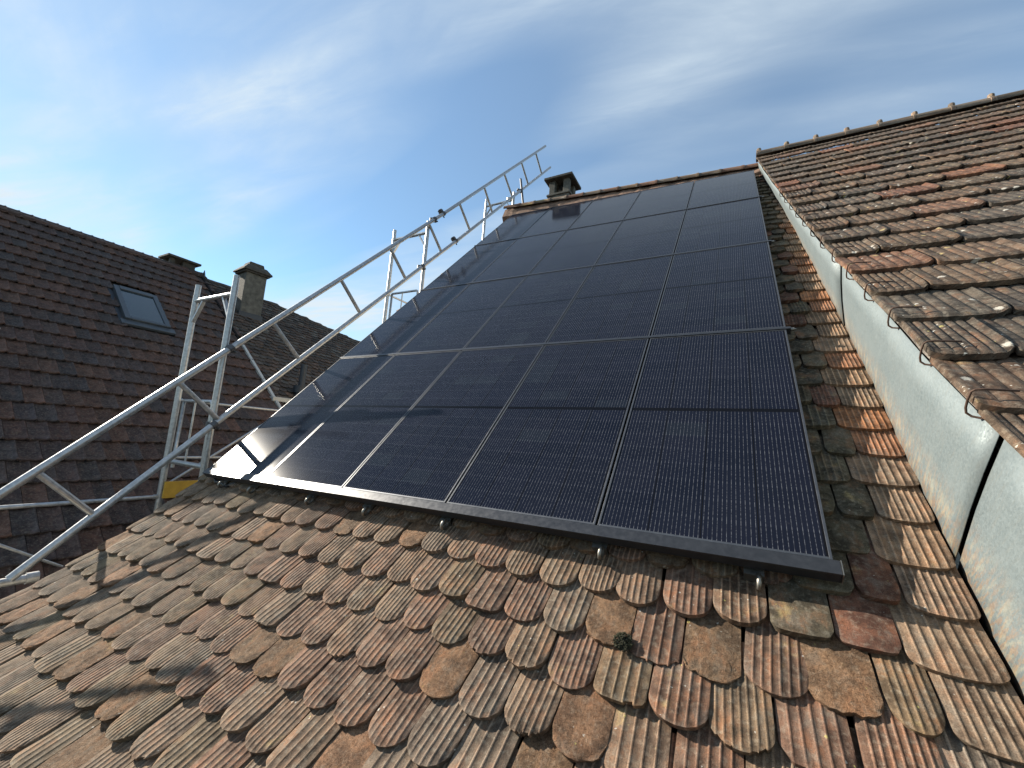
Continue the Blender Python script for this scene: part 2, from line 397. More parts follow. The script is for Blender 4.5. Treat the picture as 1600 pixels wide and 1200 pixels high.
# ------------------------------------------------------------------ tiles
class Tiles:
    """many tiles joined into one roof mesh: positions, a tint and metre coordinates for each"""
    def __init__(s): s.V = []; s.Q = []; s.C = []; s.U = []; s.n = 0
    def patch(s, pts, uv, col, shade=None):
        """pts (ny,nx,3) top grid, closed by a skirt given as (ny,nx,3) bottom grid edge"""
        top, bot = pts
        ny, nx, _ = top.shape
        idx = np.arange(ny * nx).reshape(ny, nx) + s.n
        q = np.stack([idx[:-1, :-1], idx[1:, :-1], idx[1:, 1:], idx[:-1, 1:]], -1).reshape(-1, 4)
        s.V.append(top.reshape(-1, 3)); s.U.append(uv.reshape(-1, 2)); s.Q.append(q)
        s.n += ny * nx
        # rim: left edge, tail edge, right edge
        ring = [(i, 0) for i in range(ny)] + [(ny - 1, j) for j in range(1, nx)] + [(i, nx - 1) for i in range(ny - 2, -1, -1)]
        a = np.array([top[i, j] for i, j in ring]); bb = np.array([bot[i, j] for i, j in ring])
        u2 = np.array([uv[i, j] for i, j in ring])
        m = len(ring)
        s.V.append(a); s.V.append(bb); s.U.append(u2); s.U.append(u2 + 0.02)
        i0 = s.n + np.arange(m - 1)
        s.Q.append(np.stack([i0, i0 + m, i0 + m + 1, i0 + 1], -1))
        s.n += 2 * m
        cc = np.tile(np.array(col, float), (ny * nx + 2 * m, 1))
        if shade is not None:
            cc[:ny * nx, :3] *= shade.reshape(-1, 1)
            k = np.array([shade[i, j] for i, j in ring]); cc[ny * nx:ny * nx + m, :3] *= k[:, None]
        s.C.append(cc)
    def build(s, name, mat, parent=None):
        V = np.concatenate(s.V).astype(np.float32); Q = np.concatenate(s.Q).astype(np.int32)
        C = np.concatenate(s.C).astype(np.float32); U = np.concatenate(s.U).astype(np.float32)
        me = bpy.data.meshes.new(name)
        me.vertices.add(len(V)); me.vertices.foreach_set('co', V.ravel())
        me.loops.add(Q.size); me.loops.foreach_set('vertex_index', Q.ravel())
        me.polygons.add(len(Q)); me.polygons.foreach_set('loop_start', np.arange(0, Q.size, 4, dtype=np.int32))
        me.update(calc_edges=True)
        ca = me.color_attributes.new('tint', 'FLOAT_COLOR', 'POINT'); ca.data.foreach_set('color', C.ravel())
        ul = me.uv_layers.new(name='tuv'); ul.data.foreach_set('uv', U[Q.ravel()].ravel())
        me.materials.append(mat); me.update()
        o = bpy.data.objects.new(name, me); return link(o, parent)

def ribs(nr, half, kind):
    """cross-section of a ribbed tile as (x, z) breakpoints; ridges between flat flutes"""
    xs = [-half]; zs = [0.0]
    if kind == 'flat':
        xs = list(np.linspace(-half, half, 13)); zs = [0.0] * 13
    else:
        step = 2 * half / (nr)
        for i in range(1, nr):
            c = -half + i * step
            h = 0.0034
            xs += [c - 0.0060, c - 0.0026, c + 0.0026, c + 0.0060]; zs += [0.0, h, h, 0.0]
            if i < nr - 0: pass
        xs.append(half); zs.append(0.0)
        ex = [k * half for k in (-0.985, -0.95, -0.90, 0.90, 0.95, 0.985)]
        xz = sorted(list(zip(xs, zs)) + [(e, float(np.interp(e, xs, zs))) for e in ex])
        xs = [p_[0] for p_ in xz]; zs = [p_[1] for p_ in xz]
    return np.array(xs), np.array(zs)

def beaver_tile(T, uc, vt, col, mapf, width=0.226, length=0.46, depth=0.10, pw=2.0, nr=7, kind='rib', rot=0.0,
                lift=0.10, dz=0.0, thick=0.024, ny=11, rough=0.0, lod=0, chip=0.0, side=0.0):
    half = width / 2
    if lod:
        xs = np.linspace(-half, half, 7); zs = np.zeros(7); ny = 5
    else:
        xs, zs = ribs(nr, half, kind)
    nx = len(xs)
    a = np.clip(np.abs(xs / half), 0, 1)
    yend = length - depth * (1 - (1 - a ** pw) ** (1 / pw))
    if chip:
        yend = yend - chip * np.clip(nrng.normal(0.3, 0.5, nx), 0, 1.5) * (np.convolve(nrng.random(nx), np.ones(5) / 5, 'same') > 0.5)
    t = np.concatenate([np.linspace(0, 0.62, max(2, ny - 6)), np.array([0.74, 0.84, 0.92, 0.965, 0.988, 1.0])]) if not lod else np.linspace(0, 1, ny)
    tt = t[:, None]; yy = tt * yend[None, :]; xx = np.broadcast_to(xs[None, :], yy.shape).copy()
    fade = np.clip((1 - tt) * 9, 0, 1) ** 0.5
    z = thick + zs[None, :] * np.clip(fade + 0.15, 0, 1)
    z = z - 0.004 * (1 - np.clip((1 - tt) * 14, 0, 1))        # soft worn tail
    arch = 0.006 * (1 - (xs / half) ** 2)[None, :]
    z = z + arch
    if rough:
        z = z + rough * (nrng.random(z.shape) - 0.5)
    zb = z - thick - 0.002
    zl = lift * yy + side * xx + dz
    c, s_ = math.cos(rot), math.sin(rot)
    U = uc + xx * c - (yy - length) * s_
    Vv = vt + (length - yy) * c - xx * s_
    top = mapf(U, Vv, zl + z); bot = mapf(U, Vv, zl + zb)
    o1, o2 = nrng.random(2) * 40
    # rib shading painted over groove dirt: sunlit crests, dark feet; worn tail paler
    wear_shade = rng.uniform(0.5, 1.3)
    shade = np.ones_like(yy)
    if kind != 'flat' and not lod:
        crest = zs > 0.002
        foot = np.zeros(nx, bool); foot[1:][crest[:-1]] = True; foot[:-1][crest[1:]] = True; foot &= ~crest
        shade = shade * np.where(crest, 1 + 0.48 * wear_shade, np.where(foot, 1 - 0.34 * wear_shade, 1.0))[None, :]
    shade = shade * (1 + 0.16 * wear_shade * (np.broadcast_to(tt, yy.shape) > 0.97))
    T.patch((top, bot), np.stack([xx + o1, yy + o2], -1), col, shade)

def near_map(U, V, h):
    w = surf(U, V) - 0.095 + 0.045 * np.clip((U - 5.35) / 0.5, 0, 1) + h
    return to_world(U, V, w)

C_GREY = [(0.205, 0.158, 0.112), (0.198, 0.157, 0.116), (0.228, 0.173, 0.120), (0.196, 0.164, 0.130), (0.182, 0.153, 0.122), (0.215, 0.158, 0.108)]
C_TAN = [(0.245, 0.176, 0.122), (0.250, 0.168, 0.115), (0.235, 0.168, 0.115), (0.225, 0.168, 0.118)]
C_RED = [(0.215, 0.122, 0.085), (0.200, 0.117, 0.084), (0.225, 0.137, 0.096), (0.190, 0.120, 0.088)]
C_OLIVE = [(0.178, 0.140, 0.084), (0.190, 0.150, 0.092), (0.166, 0.132, 0.084)]
C_ORANGE = [(0.40, 0.16, 0.075), (0.43, 0.19, 0.10), (0.36, 0.15, 0.08)]
C_MOSSY = [(0.080, 0.070, 0.046), (0.068, 0.060, 0.044), (0.095, 0.080, 0.054), (0.085, 0.075, 0.050), (0.13, 0.062, 0.042)]
C_SANDED = [(0.270, 0.190, 0.125), (0.255, 0.185, 0.128), (0.285, 0.200, 0.130), (0.245, 0.180, 0.125)]

def warm(L, k): return [(r * k, g * k * 0.94, b_ * k * 0.92) for r, g, b_ in L]
C_GREY = warm(C_GREY, 1.04); C_TAN = warm(C_TAN, 0.96); C_RED = warm(C_RED, 0.92); C_OLIVE = warm(C_OLIVE, 0.95); C_SANDED = warm(C_SANDED, 1.06); C_ORANGE = [(r * 0.86, g * 0.98, b_) for r, g, b_ in C_ORANGE]

def region(u, v, col, k):
    x = min(1.0, max(0.0, u / 5.7))
    a = (0.245, 0.185, 0.128); b_ = (0.165, 0.102, 0.066)
    m = 0.5 + 0.5 * math.sin(u * 1.35 + 0.7 * v + 1.0) * math.cos(v * 2.3 - u * 0.6)
    f = (0.80 + 0.32 * m)
    reg = tuple((p * (1 - x) + q_ * x) * f for p, q_ in zip(a, b_))
    return tuple(c * (1 - k) + g * k for c, g in zip(col, reg))

def jit(c, k=0.12):
    f = 1 + rng.uniform(-k, k)
    return tuple(max(0.01, x * f * (1 + rng.uniform(-0.015, 0.015))) for x in c)

PITCH, COURSE = 0.2375, 0.245
def main_tiles():
    T = Tiles()
    V0 = -1.085
    rows = range(-9, 45)
    for r in rows:
        vt = V0 + r * COURSE
        if vt > 9.62: break
        off = 0.0 if r % 2 == 0 else PITCH / 2
        bow = rng.uniform(-0.012, 0.012)
        uvis_l = -0.345
        n = 0
        u = uvis_l + (PITCH / 2 if r % 2 == 0 else PITCH)
        uend = 5.99 if r % 2 == 0 else 5.93
        first = True
        if r % 2:                                         # half tile at the verge
            us = [(uvis_l + PITCH / 4, PITCH / 2 - 0.004)]
        else:
            us = []
        while u + PITCH / 2 < uend - 0.02:
            us.append((u, PITCH - 0.004)); u += PITCH
        le = us[-1][0] + us[-1][1] / 2
        if uend - le > 0.07: us.append(((uend + le) / 2 + 0.004, uend - le - 0.004))
        elif uend > le: us[-1] = (us[-1][0] + (uend - le) / 2, us[-1][1] + uend - le)
        for k, (uc, wd) in enumerate(us):
            under = vt > 0.10 and 0.25 < uc < 5.60
            if under and vt < 9.1:
                lod = 1
                if 0.6 < uc < 5.3 and vt > 0.7: continue
            else:
                lod = 1 if (vt > 3.2) else 0
            q = rng.random()
            x = uc / 5.7
            wet = math.sin(uc * 2.1 + vt * 3.0) * 0.1
            kind, nr, depth, pw, rough, chip = 'rib', rng.choice([6, 7, 7, 6, 8]), rng.uniform(0.085, 0.108), 2.0, 0.0, 0.0
            if uc < 2.6: nr = rng.choice([8, 9, 9, 8])
            if q < 0.40 - 0.22 * x + wet: col = jit(rng.choice(C_GREY))
            elif q < 0.58 - 0.16 * x: col = jit(rng.choice(C_TAN))
            elif q < 0.84: col = jit(rng.choice(C_RED if x > 0.30 else C_TAN + C_GREY + C_RED[:1]))
            else: col = jit(rng.choice(C_OLIVE))
            col = region(uc, vt, col, 0.40)
            rr = rng.random()
            if rr < 0.13: kind, rough, chip, depth = 'flat', 0.011, 0.014, rng.uniform(0.06, 0.09)
            elif rr < (0.22 if uc < 4.3 else 0.42): depth, pw, nr = rng.uniform(0.05, 0.07), 3.2, 5
            if kind == 'flat' and rough: col = jit(rng.choice([(0.27, 0.165, 0.098), (0.24, 0.155, 0.098), (0.29, 0.17, 0.10)]), 0.12)
            if uc > 5.55 and vt > -0.55:
                col = jit(rng.choice(C_MOSSY), 0.2); depth = rng.uniform(0.04, 0.075); pw = 3.0
                kind = rng.choice(['flat', 'rib', 'flat'])
            if kind == 'rib' and rng.random() < 0.22: chip = 0.013
            if uc < 0.0 and vt > 0.3: col = jit(rng.choice(C_TAN + C_GREY))
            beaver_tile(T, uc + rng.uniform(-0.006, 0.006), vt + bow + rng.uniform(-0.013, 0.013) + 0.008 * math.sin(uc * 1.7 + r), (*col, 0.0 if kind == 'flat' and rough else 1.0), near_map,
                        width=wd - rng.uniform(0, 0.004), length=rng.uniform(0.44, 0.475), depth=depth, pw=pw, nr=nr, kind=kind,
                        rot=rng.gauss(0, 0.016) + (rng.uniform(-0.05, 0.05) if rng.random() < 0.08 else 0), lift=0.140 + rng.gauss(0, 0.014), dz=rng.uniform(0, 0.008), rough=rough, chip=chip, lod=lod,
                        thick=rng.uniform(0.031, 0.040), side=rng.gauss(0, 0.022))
        # the newer wide tiles beside the flashing
        wl = us[-1][0] + us[-1][1] / 2 + 0.004
        we = 6.240 - 0.0035 * max(0, vt) ** 2
        if we - wl > 0.08:
            q = rng.random()
            col = jit(rng.choice(C_ORANGE), 0.1) if q < 0.24 and vt > 0.3 else jit(rng.choice(C_SANDED), 0.08)
            if vt < -0.4: col = jit(rng.choice(C_SANDED + C_GREY), 0.1)
            beaver_tile(T, (wl + we) / 2, vt + rng.uniform(-0.012, 0.012), (*col, 1.0), near_map, width=we - wl - 0.006 - rng.uniform(0, 0.02), length=0.47,
                        depth=rng.uniform(0.05, 0.066), pw=2.3, nr=8, kind='rib', rot=rng.gauss(0, 0.014), lift=0.11, dz=0.014,
                        thick=0.024, lod=1 if vt > 7 else 0, side=rng.gauss(0, 0.012))
    return T

# ------------------------------------------------------------------ the roof with the panels
house = empty('tiled_house', 'house with weathered beaver-tail tiled roof carrying the solar panels', 'house')
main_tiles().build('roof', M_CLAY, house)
# boarding below the tiles
mb = MB()
nu, nv = 9, 34
vs = np.linspace(-3.3, 9.68, nv); us = np.linspace(-0.33, 6.30, nu)
g = [[tuple(to_world(np.float64(u if v < 6 or u < 5 else min(u, 6.0)), np.float64(v), float(surf(u, v)) - 0.15)) for u in us] for v in vs]
flat = [p for row in g for p in row]
mb.add(flat, [(i * nu + j, i * nu + j + 1, (i + 1) * nu + j + 1, (i + 1) * nu + j) for i in range(nv - 1) for j in range(nu - 1)])
mb.build('roof_boarding', M_UNDER, house)
# verge board following the roof edge
mb = MB()
for i in range(nv - 1):
    a, b2 = vs[i], vs[i + 1]
    def q(v, du, dw): return tuple(to_world(np.float64(-0.33 + du), np.float64(v), float(surf(-0.33, v)) + dw))
    mb.hexa([q(a, -0.025, -0.30), q(a, 0.0, -0.30), q(b2, 0.0, -0.30), q(b2, -0.025, -0.30), q(a, -0.025, -0.075), q(a, 0.0, -0.075), q(b2, 0.0, -0.075), q(b2, -0.025, -0.075)])
mb.build('verge_board', M_BOARD, house)
# walls below: gable and eaves wall
mb = MB()
lowv = float(-3.1)
ey = to_world(np.float64(0), np.float64(lowv), float(surf(3.0, lowv)) - 0.3)
mb.add([(-0.24, ey[1] + 0.5, -7.0), (-0.24, 13.0, -7.0), (-0.24, 13.0, 0.9), (-0.24, 6.9, 6.45), (-0.24, 0.0, -0.5), (-0.24, ey[1] + 0.5, ey[2] + 0.1)], [(0, 1, 2, 3, 4, 5)])
mb.add([(-0.24, ey[1] + 0.5, -7.0), (6.3, ey[1] + 0.5, -7.0), (6.3, ey[1] + 0.5, ey[2] + 0.15), (-0.24, ey[1] + 0.5, ey[2] + 0.1)], [(0, 1, 2, 3)])
mb.build('wall', M_PLASTER, house)
# far slope of the roof
mb = MB()
def ridge_pt(u): return np.array(P(u, 9.72, -0.15))
a0, a1 = ridge_pt(-0.33), ridge_pt(6.0)
mb.add([tuple(a0), tuple(a1), (6.0, a1[1] + 6.4, a1[2] - 6.4), (-0.33, a0[1] + 6.4, a0[2] - 6.4)], [(0, 1, 2, 3)])
mb.build('far_slope', M_CLAY_N, house)
# ridge caps: half-round tiles, each lapping the next
def ridge_cap(p0, p1, r, parent, col, knob=None, name='ridge_cap', mat=None):
    p0 = Vector(p0); p1 = Vector(p1); d = (p1 - p0).normalized(); up = Vector((0, 0, 1)); sd = d.cross(up).normalized()
    T = Tiles(); seg = 14
    def ring(p, rr):
        return [p + sd * (rr * math.cos(a)) + up * (rr * 0.92 * math.sin(a)) for a in np.linspace(-0.25, math.pi + 0.25, seg)]
    rows = [(0.0, r), (0.08, r), (0.14, r * 0.93), (0.97, r * 0.90), (1.0, r * 0.9)]
    top = np.array([[tuple(x) for x in ring(p0 + (p1 - p0) * t, rr)] for t, rr in rows])
    bot = np.array([[tuple(x) for x in ring(p0 + (p1 - p0) * t, rr - 0.022)] for t, rr in rows])
    o1, o2 = nrng.random(2) * 30
    L = (p1 - p0).length
    uv = np.array([[(a * r + o1, t * L + o2) for a in np.linspace(0, math.pi, seg)] for t, _ in rows])
    T.patch((top[::-1], bot[::-1]), uv, (*col, 1.0))
    if knob:
        T2 = [(0.01, 0.04), (0.04, 0.05), (0.07, 0.042), (0.09, 0.015)]
        kk = np.array([[tuple(p0 + d * 0.05 + up * (r * 0.86 + h) + (sd * math.cos(a) + d * math.sin(a)) * rr) for a in np.linspace(0, 2 * math.pi, 9)] for h, rr in T2])
        T.patch((kk, kk - np.array([0, 0, 0.004])), np.array([[(a * 0.05 + o1, h + o2) for a in np.linspace(0, 6.3, 9)] for h, _ in T2]), (*col, 1.0))
    return T.build(name, mat or M_CLAY_R, parent)
caps_u = np.linspace(-0.38, 5.98, 15)
def cap_h(u): return -0.03 + 0.115 * max(0.0, 1 - u / 5.6)
for i in range(14):
    a = np.array(P(caps_u[i], 9.74, cap_h(caps_u[i]))) + [0, 0.02, -0.02 + rng.uniform(-0.008, 0.008)]
    b2 = np.array(P(caps_u[i + 1] + 0.05, 9.74, cap_h(caps_u[i + 1] + 0.05))) + [0, 0.02, -0.02]
    ridge_cap(b2, a, 0.125, house, jit(rng.choice(C_TAN + C_GREY + C_RED), 0.15))
# rough mortar bedding below the caps
mb = MB(); vb_ = []; ub = np.linspace(-0.36, 5.95, 64)
for u in ub:
    hh = cap_h(u); j = rng.uniform(-0.012, 0.012)
    vb_ += [P(u, 9.36 + j, -0.19), P(u, 9.40 + j, -0.075 + 0.35 * (hh + 0.03) + j), P(u, 9.70, hh - 0.015 + j), P(u, 9.78, hh - 0.2)]
mb.add(vb_, [(4 * i + k, 4 * i + k + 1, 4 * i + 5 + k, 4 * i + 4 + k) for i in range(63) for k in range(3)])
mb.build('ridge_bedding', simple('clay_mortar', (0.155, 0.095, 0.066), 0.95, 0, 0.55, 11, 1.0), house)
# chimney pot house on the ridge
chim = MB()
cx0, cx1, cy0, cy1, zb = 0.86, 1.44, 6.98, 7.52, 7.00
for (x0, x1, y0, y1) in ((cx0, cx0 + .17, cy0, cy0 + .15), (cx1 - .17, cx1, cy0, cy0 + .15), (cx0, cx0 + .17, cy1 - .15, cy1), (cx1 - .17, cx1, cy1 - .15, cy1)):
    chim.box((x0, y0, zb + 0.30), (x1, y1, zb + 0.70))
chim.box((cx0 - 0.02, cy0 - 0.02, zb - 0.6), (cx1 + 0.02, cy1 + 0.02, zb + 0.24))
chim.box((cx0 - 0.05, cy0 - 0.05, zb + 0.24), (cx1 + 0.05, cy1 + 0.05, zb + 0.30))
ch = chim.build('chimney', M_CONC, house, 0.012)
mb = MB(); mb.box((cx0 - 0.12, cy0 - 0.12, zb + 0.70), (cx1 + 0.12, cy1 + 0.12, zb + 0.77)); mb.build('chimney_cap', M_CONC_D, ch, 0.012)
mb = MB(); mb.box((cx0 + 0.2, cy0 + 0.19, zb + 0.30), (cx1 - 0.2, cy1 - 0.19, zb + 0.66)); mb.build('flue', M_VOID, ch)  # solid black box put in for the shade inside the chimney hollow

# ------------------------------------------------------------------ solar panels
VROW = [0.0, 2.278, 4.635, 6.987, 9.326]
ROWN = ['bottom', 'second lowest', 'second highest', 'top']
COLN = ['leftmost, above the scaffold side verge', 'second from the left', 'middle one', 'second from the right', 'rightmost, beside the flashing strip']
def panel(r, c):
    o = empty('solar_panel', 'black solar panel in the %s row, %s' % (ROWN[r], COLN[c]), 'solar panel', 'solar panels mounted on the tiled roof')
    u0, u1 = c * 1.15 + 0.006, (c + 1) * 1.15 - 0.010
    v0, v1 = VROW[r] + (0.006 if r == 0 else 0.028), VROW[r + 1] - 0.012
    o.location = P(u0, v0, -0.04)
    base = Vector(o.location)
    dz = rng.uniform(-0.002, 0.002)
    # frame: four bars with a raised lip
    fb = MB(); fw = 0.013
    def hx(ua, ub, va, vb):
        c8 = [Vector(P(x, y, z)) - base for z in (-0.036, 0.004 + dz) for x, y in ((ua, va), (ub, va), (ub, vb), (ua, vb))]
        fb.hexa(c8)
    hx(u0, u0 + fw, v0, v1); hx(u1 - fw, u1, v0, v1); hx(u0 + fw, u1 - fw, v0, v0 + fw); hx(u0 + fw, u1 - fw, v1 - fw, v1)
    fb.build('frame', M_FRAME, o, 0.0015)
    # glass with the cells behind it
    nx, ny = 5, 9
    V = []; F = []; UVv = []
    for j in range(ny):
        for i in range(nx):
            x = u0 + fw + (u1 - u0 - 2 * fw) * i / (nx - 1); y = v0 + fw + (v1 - v0 - 2 * fw) * j / (ny - 1)
            V.append(Vector(P(x, y, 0.0 + dz)) - base); UVv.append(((x - u0), (y - v0) * 2.29 / (v1 - v0)))
    for j in range(ny - 1):
        for i in range(nx - 1): F.append((j * nx + i, j * nx + i + 1, (j + 1) * nx + i + 1, (j + 1) * nx + i))
    B = len(V)
    for x, y in ((u0 + fw, v0 + fw), (u1 - fw, v0 + fw), (u1 - fw, v1 - fw), (u0 + fw, v1 - fw)):
        V.append(Vector(P(x, y, -0.007)) - base); UVv.append((x - u0, y - v0))
    F.append((B + 3, B + 2, B + 1, B))
    me = bpy.data.meshes.new('glass'); me.from_pydata([tuple(x) for x in V], [], F)
    ul = me.uv_layers.new(name='tuv')
    for lp in me.loops: ul.data[lp.index].uv = UVv[lp.vertex_index]
    me.materials.append(M_CELL); me.polygons.foreach_set('use_smooth', [True] * len(F)); me.update()
    link(bpy.data.objects.new('glass', me), o)
for r in range(4):
    for c in range(5): panel(r, c)

def strip(name, u0, u1, v0, v1, w0, w1, mat, nseg=6, parent=None, bevel=0.002):
    mb = MB()
    xs = np.linspace(u0, u1, nseg + 1)
    vs_ = []; fs = []
    for x in xs:
        vs_ += [P(x, v0, w0), P(x, v1, w0), P(x, v1, w1), P(x, v0, w1)]
    for i in range(nseg):
        a, b2 = i * 4, i * 4 + 4
        for k in range(4): fs.append((a + k, a + (k + 1) % 4, b2 + (k + 1) % 4, b2 + k))
    fs += [(3, 2, 1, 0), tuple(nseg * 4 + k for k in range(4))]
    mb.add(vs_, fs)
    return mb.build(name, mat, parent, bevel)
# black cover rails between the rows
for k, (v, lab) in enumerate(((VROW[1], 'lowest black cover rail between the bottom and second lowest panel rows'),
                              (VROW[2], 'middle black cover rail halfway up the panel array'),
                              (VROW[3], 'highest black cover rail just below the top panel row'))):
    o = empty('cover_rail', lab, 'rail', 'cover rails between the panel rows')
    o.location = P(0, v, 0)
    ch_ = strip('rail', -0.012, 5.775, v - 0.010, v + 0.026, -0.05, 0.011, M_TRIM)
    ch_.parent = o; ch_.location = -Vector(o.location)
    mb = MB(); mb.tube(P(5.776, v + 0.008, -0.01), P(5.800, v + 0.008, -0.01), 0.016, 6); mb.tube(P(5.80, v + 0.008, -0.01), P(5.815, v + 0.008, -0.01), 0.008, 8)
    bl = mb.build('end_bolt', M_HOOK); bl.parent = o; bl.location = -Vector(o.location)
# bottom trim profile: flat lip and dropped front
tr = empty('edge_trim', 'black metal edge trim along the bottom of the solar array', 'trim')
strip('lip', -0.015, 5.765, -0.070, 0.002, -0.002, 0.009, M_TRIM, parent=tr)
strip('front', -0.015, 5.765, -0.066, -0.058, -0.066, -0.003, M_BLACK, parent=tr)
strip('lower_flange', -0.015, 5.765, -0.057, 0.03, -0.066, -0.060, M_BLACK, parent=tr)
strip('end_plate', 5.766, 5.770, -0.072, 0.004, -0.067, 0.010, M_HOOK, 1, tr, 0)
# roof hooks peeping out below the trim
HK = [(0.35, 'first roof hook from the left under the array trim'), (0.92, 'second roof hook from the left under the array trim'), (1.87, 'third roof hook from the left under the array trim'),
      (2.62, 'fourth roof hook from the left, mid left of the trim'), (3.45, 'fifth roof hook from the left, near the middle of the trim'), (4.62, 'second roof hook from the right under the array trim'), (5.42, 'roof hook nearest the right end of the trim, curled over a tile')]
for u, lab in HK:
    o = empty('roof_hook', lab, 'hook', 'roof hooks carrying the panel array')
    mb = MB()
    sf = float(surf(u, -0.08)) - twist(u, -0.08)
    mb.hexa([P(u + a, v, w) for w in (-0.098, -0.090) for a, v in ((-0.045, -0.085), (0.045, -0.085), (0.045, 0.06), (-0.045, 0.06))])
    mb.hexa([P(u + a, v, w) for w in (-0.150, -0.099) for a, v in ((-0.045, -0.085), (0.045, -0.085), (0.045, -0.079), (-0.045, -0.079))])
    mb.build('plate', M_HOOK, o)
    mb = MB()
    pts = [P(u + 0.02, 0.05, sf + 0.03), P(u + 0.02, -0.05, sf + 0.02), P(u + 0.02, -0.10, sf + 0.015), P(u + 0.02, -0.135, sf + 0.02), P(u + 0.02, -0.15, sf + 0.045), P(u + 0.02, -0.135, sf + 0.068), P(u + 0.02, -0.10, sf + 0.072), P(u + 0.02, -0.08, sf + 0.05)]
    mb.path(pts, 0.012, 8); mb.build('hook_arm', M_HOOK, o)
# looped black cable hanging at the left end of the trim
mb = MB()
mb.path([P(0.06, 0.05, -0.05), P(0.08, -0.04, -0.10), P(0.14, -0.08, -0.125), P(0.22, -0.06, -0.12), P(0.30, -0.09, -0.11), P(0.40, -0.10, -0.125), P(0.50, -0.05, -0.12), P(0.55, 0.06, -0.08)], 0.016, 8)
tag(mb.build('cable', M_BLACK), 'black cable looping out under the left end of the array trim', 'cable')
# moss tuft between two tiles
mb = MB()
mc = np.array(to_world(np.float64(4.86), np.float64(-0.575), float(surf(4.86, -0.575)) + 0.012))
for i in range(260):
    a = rng.uniform(0, 6.28); rr = 0.045 * math.sqrt(rng.random()); h = 0.03 * rng.random() * (1 - rr / 0.06)
    p = Vector(mc) + Vector((rr * math.cos(a), rr * math.sin(a) * 0.9, rr * math.sin(a) * 0.5 + h))
    sz = rng.uniform(0.004, 0.009); ax = Vector((rng.gauss(0, 1), rng.gauss(0, 1), rng.gauss(0, 1))).normalized(); bx_ = ax.orthogonal().normalized(); cx_ = ax.cross(bx_)
    mb.add([p + bx_ * sz, p - bx_ * sz * 0.6 + cx_ * sz, p - bx_ * sz * 0.6 - cx_ * sz, p + ax * sz * 1.2], [(0, 1, 2), (0, 1, 3), (1, 2, 3), (2, 0, 3)])
tag(mb.build('moss_tuft', M_MOSS), 'dark green moss tuft growing between two red beaver-tail tiles', 'moss')

# ------------------------------------------------------------------ the taller house on the right
def rr_z(y): tq = y + 0.306; return 0.738 + 0.80 * tq + 0.0088 * tq * tq
def rr_slope(y): return 0.80 + 0.0176 * (y + 0.306)
def rr_edge_x(y): v = (y + rr_z(y)) * SQ; return 6.2 - 0.4 * v / 9.8
RIDGE_Y, = (6.92,)
tall = empty('taller_house', 'taller neighbouring house with ribbed interlocking roof tiles and galvanised side flashing', 'house')
# arc-length table along the slope
ys = np.linspace(-2.4, 7.2, 1500); zs_ = rr_z(ys)
sl = np.concatenate([[0], np.cumsum(np.hypot(np.diff(ys), np.diff(zs_)))])
s_at_ridge = float(np.interp(RIDGE_Y, ys, sl))
def rr_map(x, s_up, h):
    y = np.interp(s_up, sl, ys); z = np.interp(s_up, sl, zs_); k = rr_slope(y); nrm = np.sqrt(1 + k * k)
    return np.stack([x, y - h * k / nrm, z + h / nrm], -1)
C_RR = [(0.118, 0.086, 0.062), (0.105, 0.080, 0.062), (0.132, 0.090, 0.062), (0.095, 0.077, 0.062), (0.122, 0.082, 0.056)]
C_RRO = [(0.205, 0.092, 0.056), (0.180, 0.086, 0.056), (0.195, 0.100, 0.064), (0.160, 0.088, 0.060)]
def falz_tile(T, x0, s_tail, col, width, length, lod=0, dz=0.0, rot=0.0, left_edge=False):
    nr = 7
    xs = [0.0]; zs = [0.0]
    stp = width / nr
    for i in range(nr):
        a = i * stp
        if lod:
            xs += [a + stp * 0.5, a + stp]; zs += [0.010, 0.0]
        else:
            xs += [a + stp * 0.16, a + stp * 0.34, a + stp * 0.66, a + stp * 0.84, a + stp]; zs += [0.0075, 0.0092, 0.0092, 0.0075, 0.0]
    xs = np.array(xs); zs = np.array(zs); zs[-1] = -0.004
    f = xs / width
    roll = 0.016 * np.exp(-((f - 0.965) / 0.035) ** 2) + 0.012 * np.exp(-(f / 0.035) ** 2)
    bowd = 0.035 * (1 - (1 - np.abs(2 * f - 1) ** 2.6)) + 0.02 * np.clip((f - 0.86) / 0.14, 0, 1)
    ny = 4 if lod else 9
    t = np.linspace(0, 1, ny) if lod else np.array([0, .25, .5, .7, .85, .93, .97, .99, 1.0])
    yend = length - bowd
    yy = t[:, None] * yend[None, :]; xx = np.broadcast_to(xs[None, :], yy.shape)
    th = 0.032
    z = th + zs[None, :] * np.clip((1 - t[:, None]) * 10, 0.35, 1) + roll[None, :] - 0.006 * (t[:, None] > 0.985)
    h = 0.092 * yy + z + dz
    c, s_ = math.cos(rot), math.sin(rot)
    X_ = x0 + xx * c + (yy - length) * s_; S_ = s_tail + (length - yy) * c + (xx - width / 2) * s_
    top = rr_map(X_, S_, h - 0.066); bot = rr_map(X_, S_, h - 0.066 - th)
    o1, o2 = nrng.random(2) * 40
    T.patch((top, bot), np.stack([xx + o1, yy + o2], -1), col)
